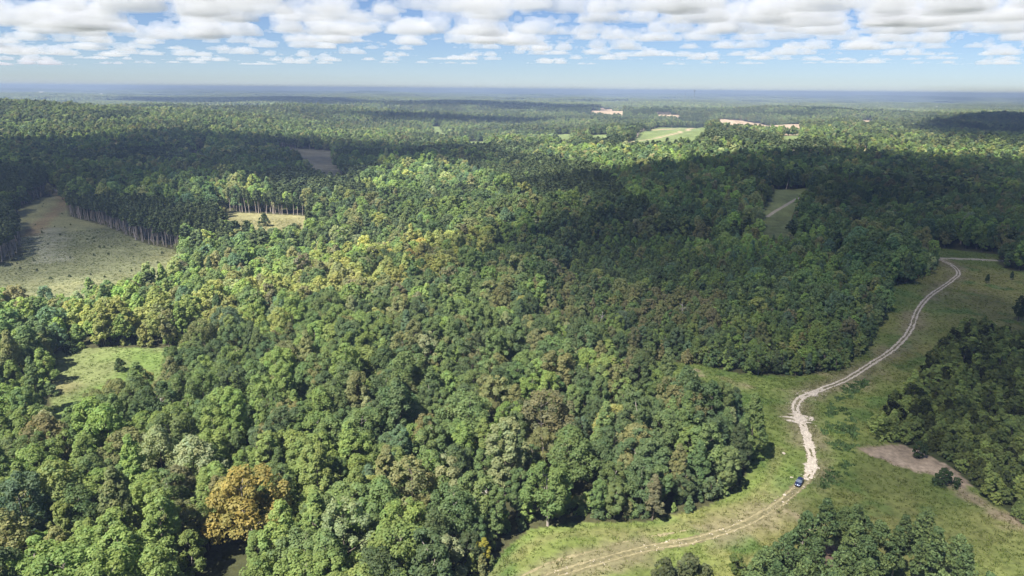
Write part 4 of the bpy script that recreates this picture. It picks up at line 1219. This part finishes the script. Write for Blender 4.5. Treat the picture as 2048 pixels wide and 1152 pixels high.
def cloud_mesh(seed, n=9, aspect=0.42):
    """about 1 wide; heaped lumpy top made of towers of ever smaller puffs, flat base at z = 0"""
    g = np.random.default_rng(seed)
    bm = bmesh.new()
    def puff(c, r): bmesh.ops.create_icosphere(bm, subdivisions=1 if r < 0.05 else 2, radius=r, matrix=Matrix.Translation(tuple(c)))
    for k in range(n):
        a = g.uniform(0, 6.28); d = math.sqrt(g.uniform()) * 0.40
        c = np.array([math.cos(a) * d, math.sin(a) * d * 0.7, 0.0])
        top = aspect * (1 - (d / 0.5) ** 2) * g.uniform(0.35, 1.0)
        R = g.uniform(0.07, 0.12)
        for z in np.arange(0.02, max(0.05, top - R * 0.5), R * 0.8):
            puff(c + [g.normal(0, .02), g.normal(0, .02), z], R * (1.25 - 0.5 * z / max(top, .05)))
        for m in range(14):
            u = unit(g.normal(size=3)); u[2] = abs(u[2]) * 0.9
            p = c + np.array([u[0] * R * 1.15, u[1] * R * 1.15, min(top, max(0.03, g.uniform(0.1, 1.0) * top)) * (0.75 + 0.3 * u[2])])
            r = g.uniform(0.028, 0.06); puff(p, r)
            for j in range(3):
                w = unit(g.normal(size=3)); w[2] = abs(w[2]); puff(p + w * r * 0.95, r * g.uniform(0.35, 0.6))
    for k in range(16):   # ragged skirts round the base
        a = g.uniform(0, 6.28); d = g.uniform(0.34, 0.5)
        puff((math.cos(a) * d, math.sin(a) * d * 0.72, g.uniform(0.015, 0.05)), g.uniform(0.02, 0.05))
    me = bpy.data.meshes.new('cloud_body'); bm.to_mesh(me); bm.free()
    o = bpy.data.objects.new('tmp', me); link(o)
    md = o.modifiers.new('u', 'REMESH'); md.mode = 'VOXEL'; md.voxel_size = 0.0125
    dg = bpy.context.evaluated_depsgraph_get()
    em = bpy.data.meshes.new_from_object(o.evaluated_get(dg))
    bpy.data.objects.remove(o); bpy.data.meshes.remove(me)
    nv = len(em.vertices)
    co = np.empty(nv * 3, np.float32); em.vertices.foreach_get('co', co); co = co.reshape(-1, 3).astype(float)
    nr = np.empty(nv * 3, np.float32); em.vertex_normals.foreach_get('vector', nr); nr = nr.reshape(-1, 3)
    k = noise3(co * 18 + seed, seed) * 0.014 + noise3(co * 42, seed + 1) * 0.010
    co = co + nr * k[:, None]
    low = co[:, 2] < 0.03
    co[low, 2] = 0.03 + (co[low, 2] - 0.03) * 0.08 
    em.vertices.foreach_set('co', co.astype(np.float32).ravel())
    em.materials.clear(); em.materials.append(CLOUD_M)
    em.update()
    return em
CLOUDS = [cloud_mesh(1000 + i, 4 + i % 4, 0.36 + 0.04 * (i % 3)) for i in range(9)]

def cloud(x, y, w, d, h, rz, k, label, group):
    o = bpy.data.objects.new('cumulus_cloud', CLOUDS[k % len(CLOUDS)]); link(o)
    o.location = (x, y, BASE); o.scale = (w, d, h); o.rotation_euler = (0, 0, rz)
    return tag(o, label, 'cloud', group)

def sky_cloud(px, py, wpx, hpx, k, label, group):
    """a cloud whose base shows at photo pixel (px, py) on the far side of the land"""
    d = RN @ np.array([(px - CW / 2) / FPX, (CH / 2 - py) / FPX, -1.0]); d /= np.linalg.norm(d)
    t = (BASE - CAM_H) / max(d[2], 0.012)
    x, y = d[0] * t, d[1] * t
    r = math.hypot(x, y)
    w = wpx / FPX * r * 1.05; h = 1.0 * hpx / FPX * r / 0.36
    cloud(x, y + w * 0.35, w, w * 0.9, h, -math.atan2(x, y) + (PI if k % 2 else 0), k, label, group)

LB = 'big sunlit cumulus cloud with flat grey base above the horizon'; GB = 'big clouds above the horizon'
LS_ = 'small flat cumulus cloud low over the horizon'; GS = 'small clouds low over the horizon'
g = np.random.default_rng(77)
k = 0
for py, n, w0, w1, asp in ((-14, 10, 150, 320, .24), (16, 12, 150, 420, .33), (40, 13, 140, 390, .33), (62, 15, 110, 320, .30), (81, 17, 90, 260, .27), (97, 19, 70, 170, .26), (109, 21, 60, 150, .22), (119, 22, 50, 120, .18), (127, 20, 40, 100, .14)):
    for i in range(n):
        px = -120 + 2290 * (i + g.uniform(0.1, 0.9)) / n
        yy = py + g.uniform(-9, 9) * (1 - py / 160)
        if 1550 < px < 1720 and yy < 70: continue
        if 740 < px < 880 and yy < 60: continue
        w = g.uniform(w0, w1)
        sky_cloud(px, yy, w, w * asp * g.uniform(0.6, 1.25), k, LB if py < 90 else LS_, GB if py < 90 else GS)
        k += 1

def shade_cloud(pts, k, label):
    """an overhead cloud, ragged-edged with a lumpy top and flat base, whose shadow covers the given outline on the land"""
    P = poly(pts) + SUN[:2] / SUN[2] * (BASE + 60)
    lo, hi = P.min(0) - 60, P.max(0) + 60
    st = max(9.0, float((hi - lo).max()) / 130)
    X, Y = np.meshgrid(np.arange(lo[0], hi[0], st), np.arange(lo[1], hi[1], st))
    ny, nx = X.shape
    x, y = X.ravel(), Y.ravel()
    d = dist_line(np.vstack([P, P[:1]]), x, y) * np.where(inside(P, x, y), 1, -1)
    rag = st * 7 * min(1.0, 1.0)
    d = d + min(rag, 20.0) * fbm2(x / 70, y / 70, 500 + k, 4)
    on = d > 0
    V2 = on.reshape(ny, nx)
    cell = V2[:-1, :-1] & V2[1:, :-1] & V2[:-1, 1:] & V2[1:, 1:]
    used = np.zeros((ny, nx), bool); cnt = np.zeros((ny, nx), int)
    for a in (0, 1):
        for b in (0, 1):
            cnt[a:ny - 1 + a, b:nx - 1 + b] += cell
    inner = (cnt == 4).ravel(); used = (cnt > 0).ravel()
    top = 340 * (1 - np.exp(-np.clip(d, 0, None) / 14)) * (0.8 + 0.45 * fbm2(x / (st * 8), y / (st * 8), 600 + k, 4))
    bot = -30 * (1 - np.exp(-np.clip(d, 0, None) / 14))
    it = np.full(nx * ny, -1); ib = np.full(nx * ny, -1)
    n1 = used.sum(); it[used] = np.arange(n1)
    ib[used] = it[used]; ib[inner] = n1 + np.arange(inner.sum())
    V = np.vstack([np.c_[x, y, BASE + 60 + np.where(inner, top, 0)][used], np.c_[x, y, BASE + 60 + bot][inner]])
    i, j = np.nonzero(cell)
    q = np.stack([i * nx + j, i * nx + j + 1, (i + 1) * nx + j + 1, (i + 1) * nx + j], 1)
    F = np.vstack([it[q], ib[q][:, ::-1]])
    o = mesh_obj('cumulus_cloud', V, F, [THICK_CLOUD], smooth=True); link(o)
    return tag(o, label, 'cloud')
shade_cloud([(1300, 1210), (1385, 1075), (1440, 1000), (1330, 900), (1240, 800), (1140, 722), (1010, 655), (800, 604), (690, 580), (700, 556), (860, 530), (985, 512), (1010, 475), (1075, 440), (960, 392), (1100, 372),
             (1290, 352), (1480, 322), (1640, 318), (1820, 340), (2100, 350), (2500, 380), (2700, 700), (2600, 1250), (1800, 1400)], 0, 'wide overhead cloud shading the track and the woods beyond it')
shade_cloud([(-200, 300), (0, 290), (250, 276), (520, 290), (760, 312), (990, 345), (960, 362), (760, 352), (640, 380), (590, 398), (440, 405), (300, 398), (200, 425), (235, 468), (185, 494), (120, 520), (0, 556), (-250, 640), (-500, 560), (-500, 380)], 1,
            'overhead cloud shading the pine plantation and the upper field')
shade_cloud([(1790, 262), (1900, 240), (2100, 236), (2500, 250), (2500, 300), (2100, 308), (1900, 300)], 2, 'overhead cloud shading the far slope beyond the clay clearings')
shade_cloud([(200, 203), (420, 198), (700, 201), (1000, 207), (1190, 214), (1190, 226), (1000, 224), (820, 219), (560, 212), (300, 210)], 3, 'long cloud shading the far dark ridge')
shade_cloud([(620, 232), (760, 236), (900, 240), (1080, 246), (1060, 256), (880, 252), (700, 246)], 5, 'small unseen cloud added to shade the wooded rise in front of the far fields')  # extra cloud out of view, added so its shadow makes a dark band

# ------------------------------------------------------------------ haze: the air between the camera and the far ridges
def haze():
    z0, z1 = -75.0, 128.0
    a = 42000.0
    V = [(-a, -a, z0), (a, -a, z0), (a, a, z0), (-a, a, z0), (-a, -a, z1), (a, -a, z1), (a, a, z1), (-a, a, z1)]
    m, nt, out = new_mat('haze_air')
    p = nt.nodes.new('ShaderNodeVolumePrincipled')
    p.inputs['Color'].default_value = (0.21, 0.285, 0.47, 1)
    p.inputs['Absorption Color'].default_value = (0.3, 0.3, 0.3, 1)
    p.inputs['Density'].default_value = HAZE
    p.inputs['Anisotropy'].default_value = 0.0
    nt.links.new(p.outputs[0], out.inputs['Volume'])
    o = mesh_obj('haze', V, [(0, 3, 2, 1), (4, 5, 6, 7), (0, 1, 5, 4), (1, 2, 6, 5), (2, 3, 7, 6), (3, 0, 4, 7)], [m]); link(o)
    tag(o, 'pale blue haze lying over the woods', 'haze', kind='stuff')
HAZE = 2.1e-4
haze()
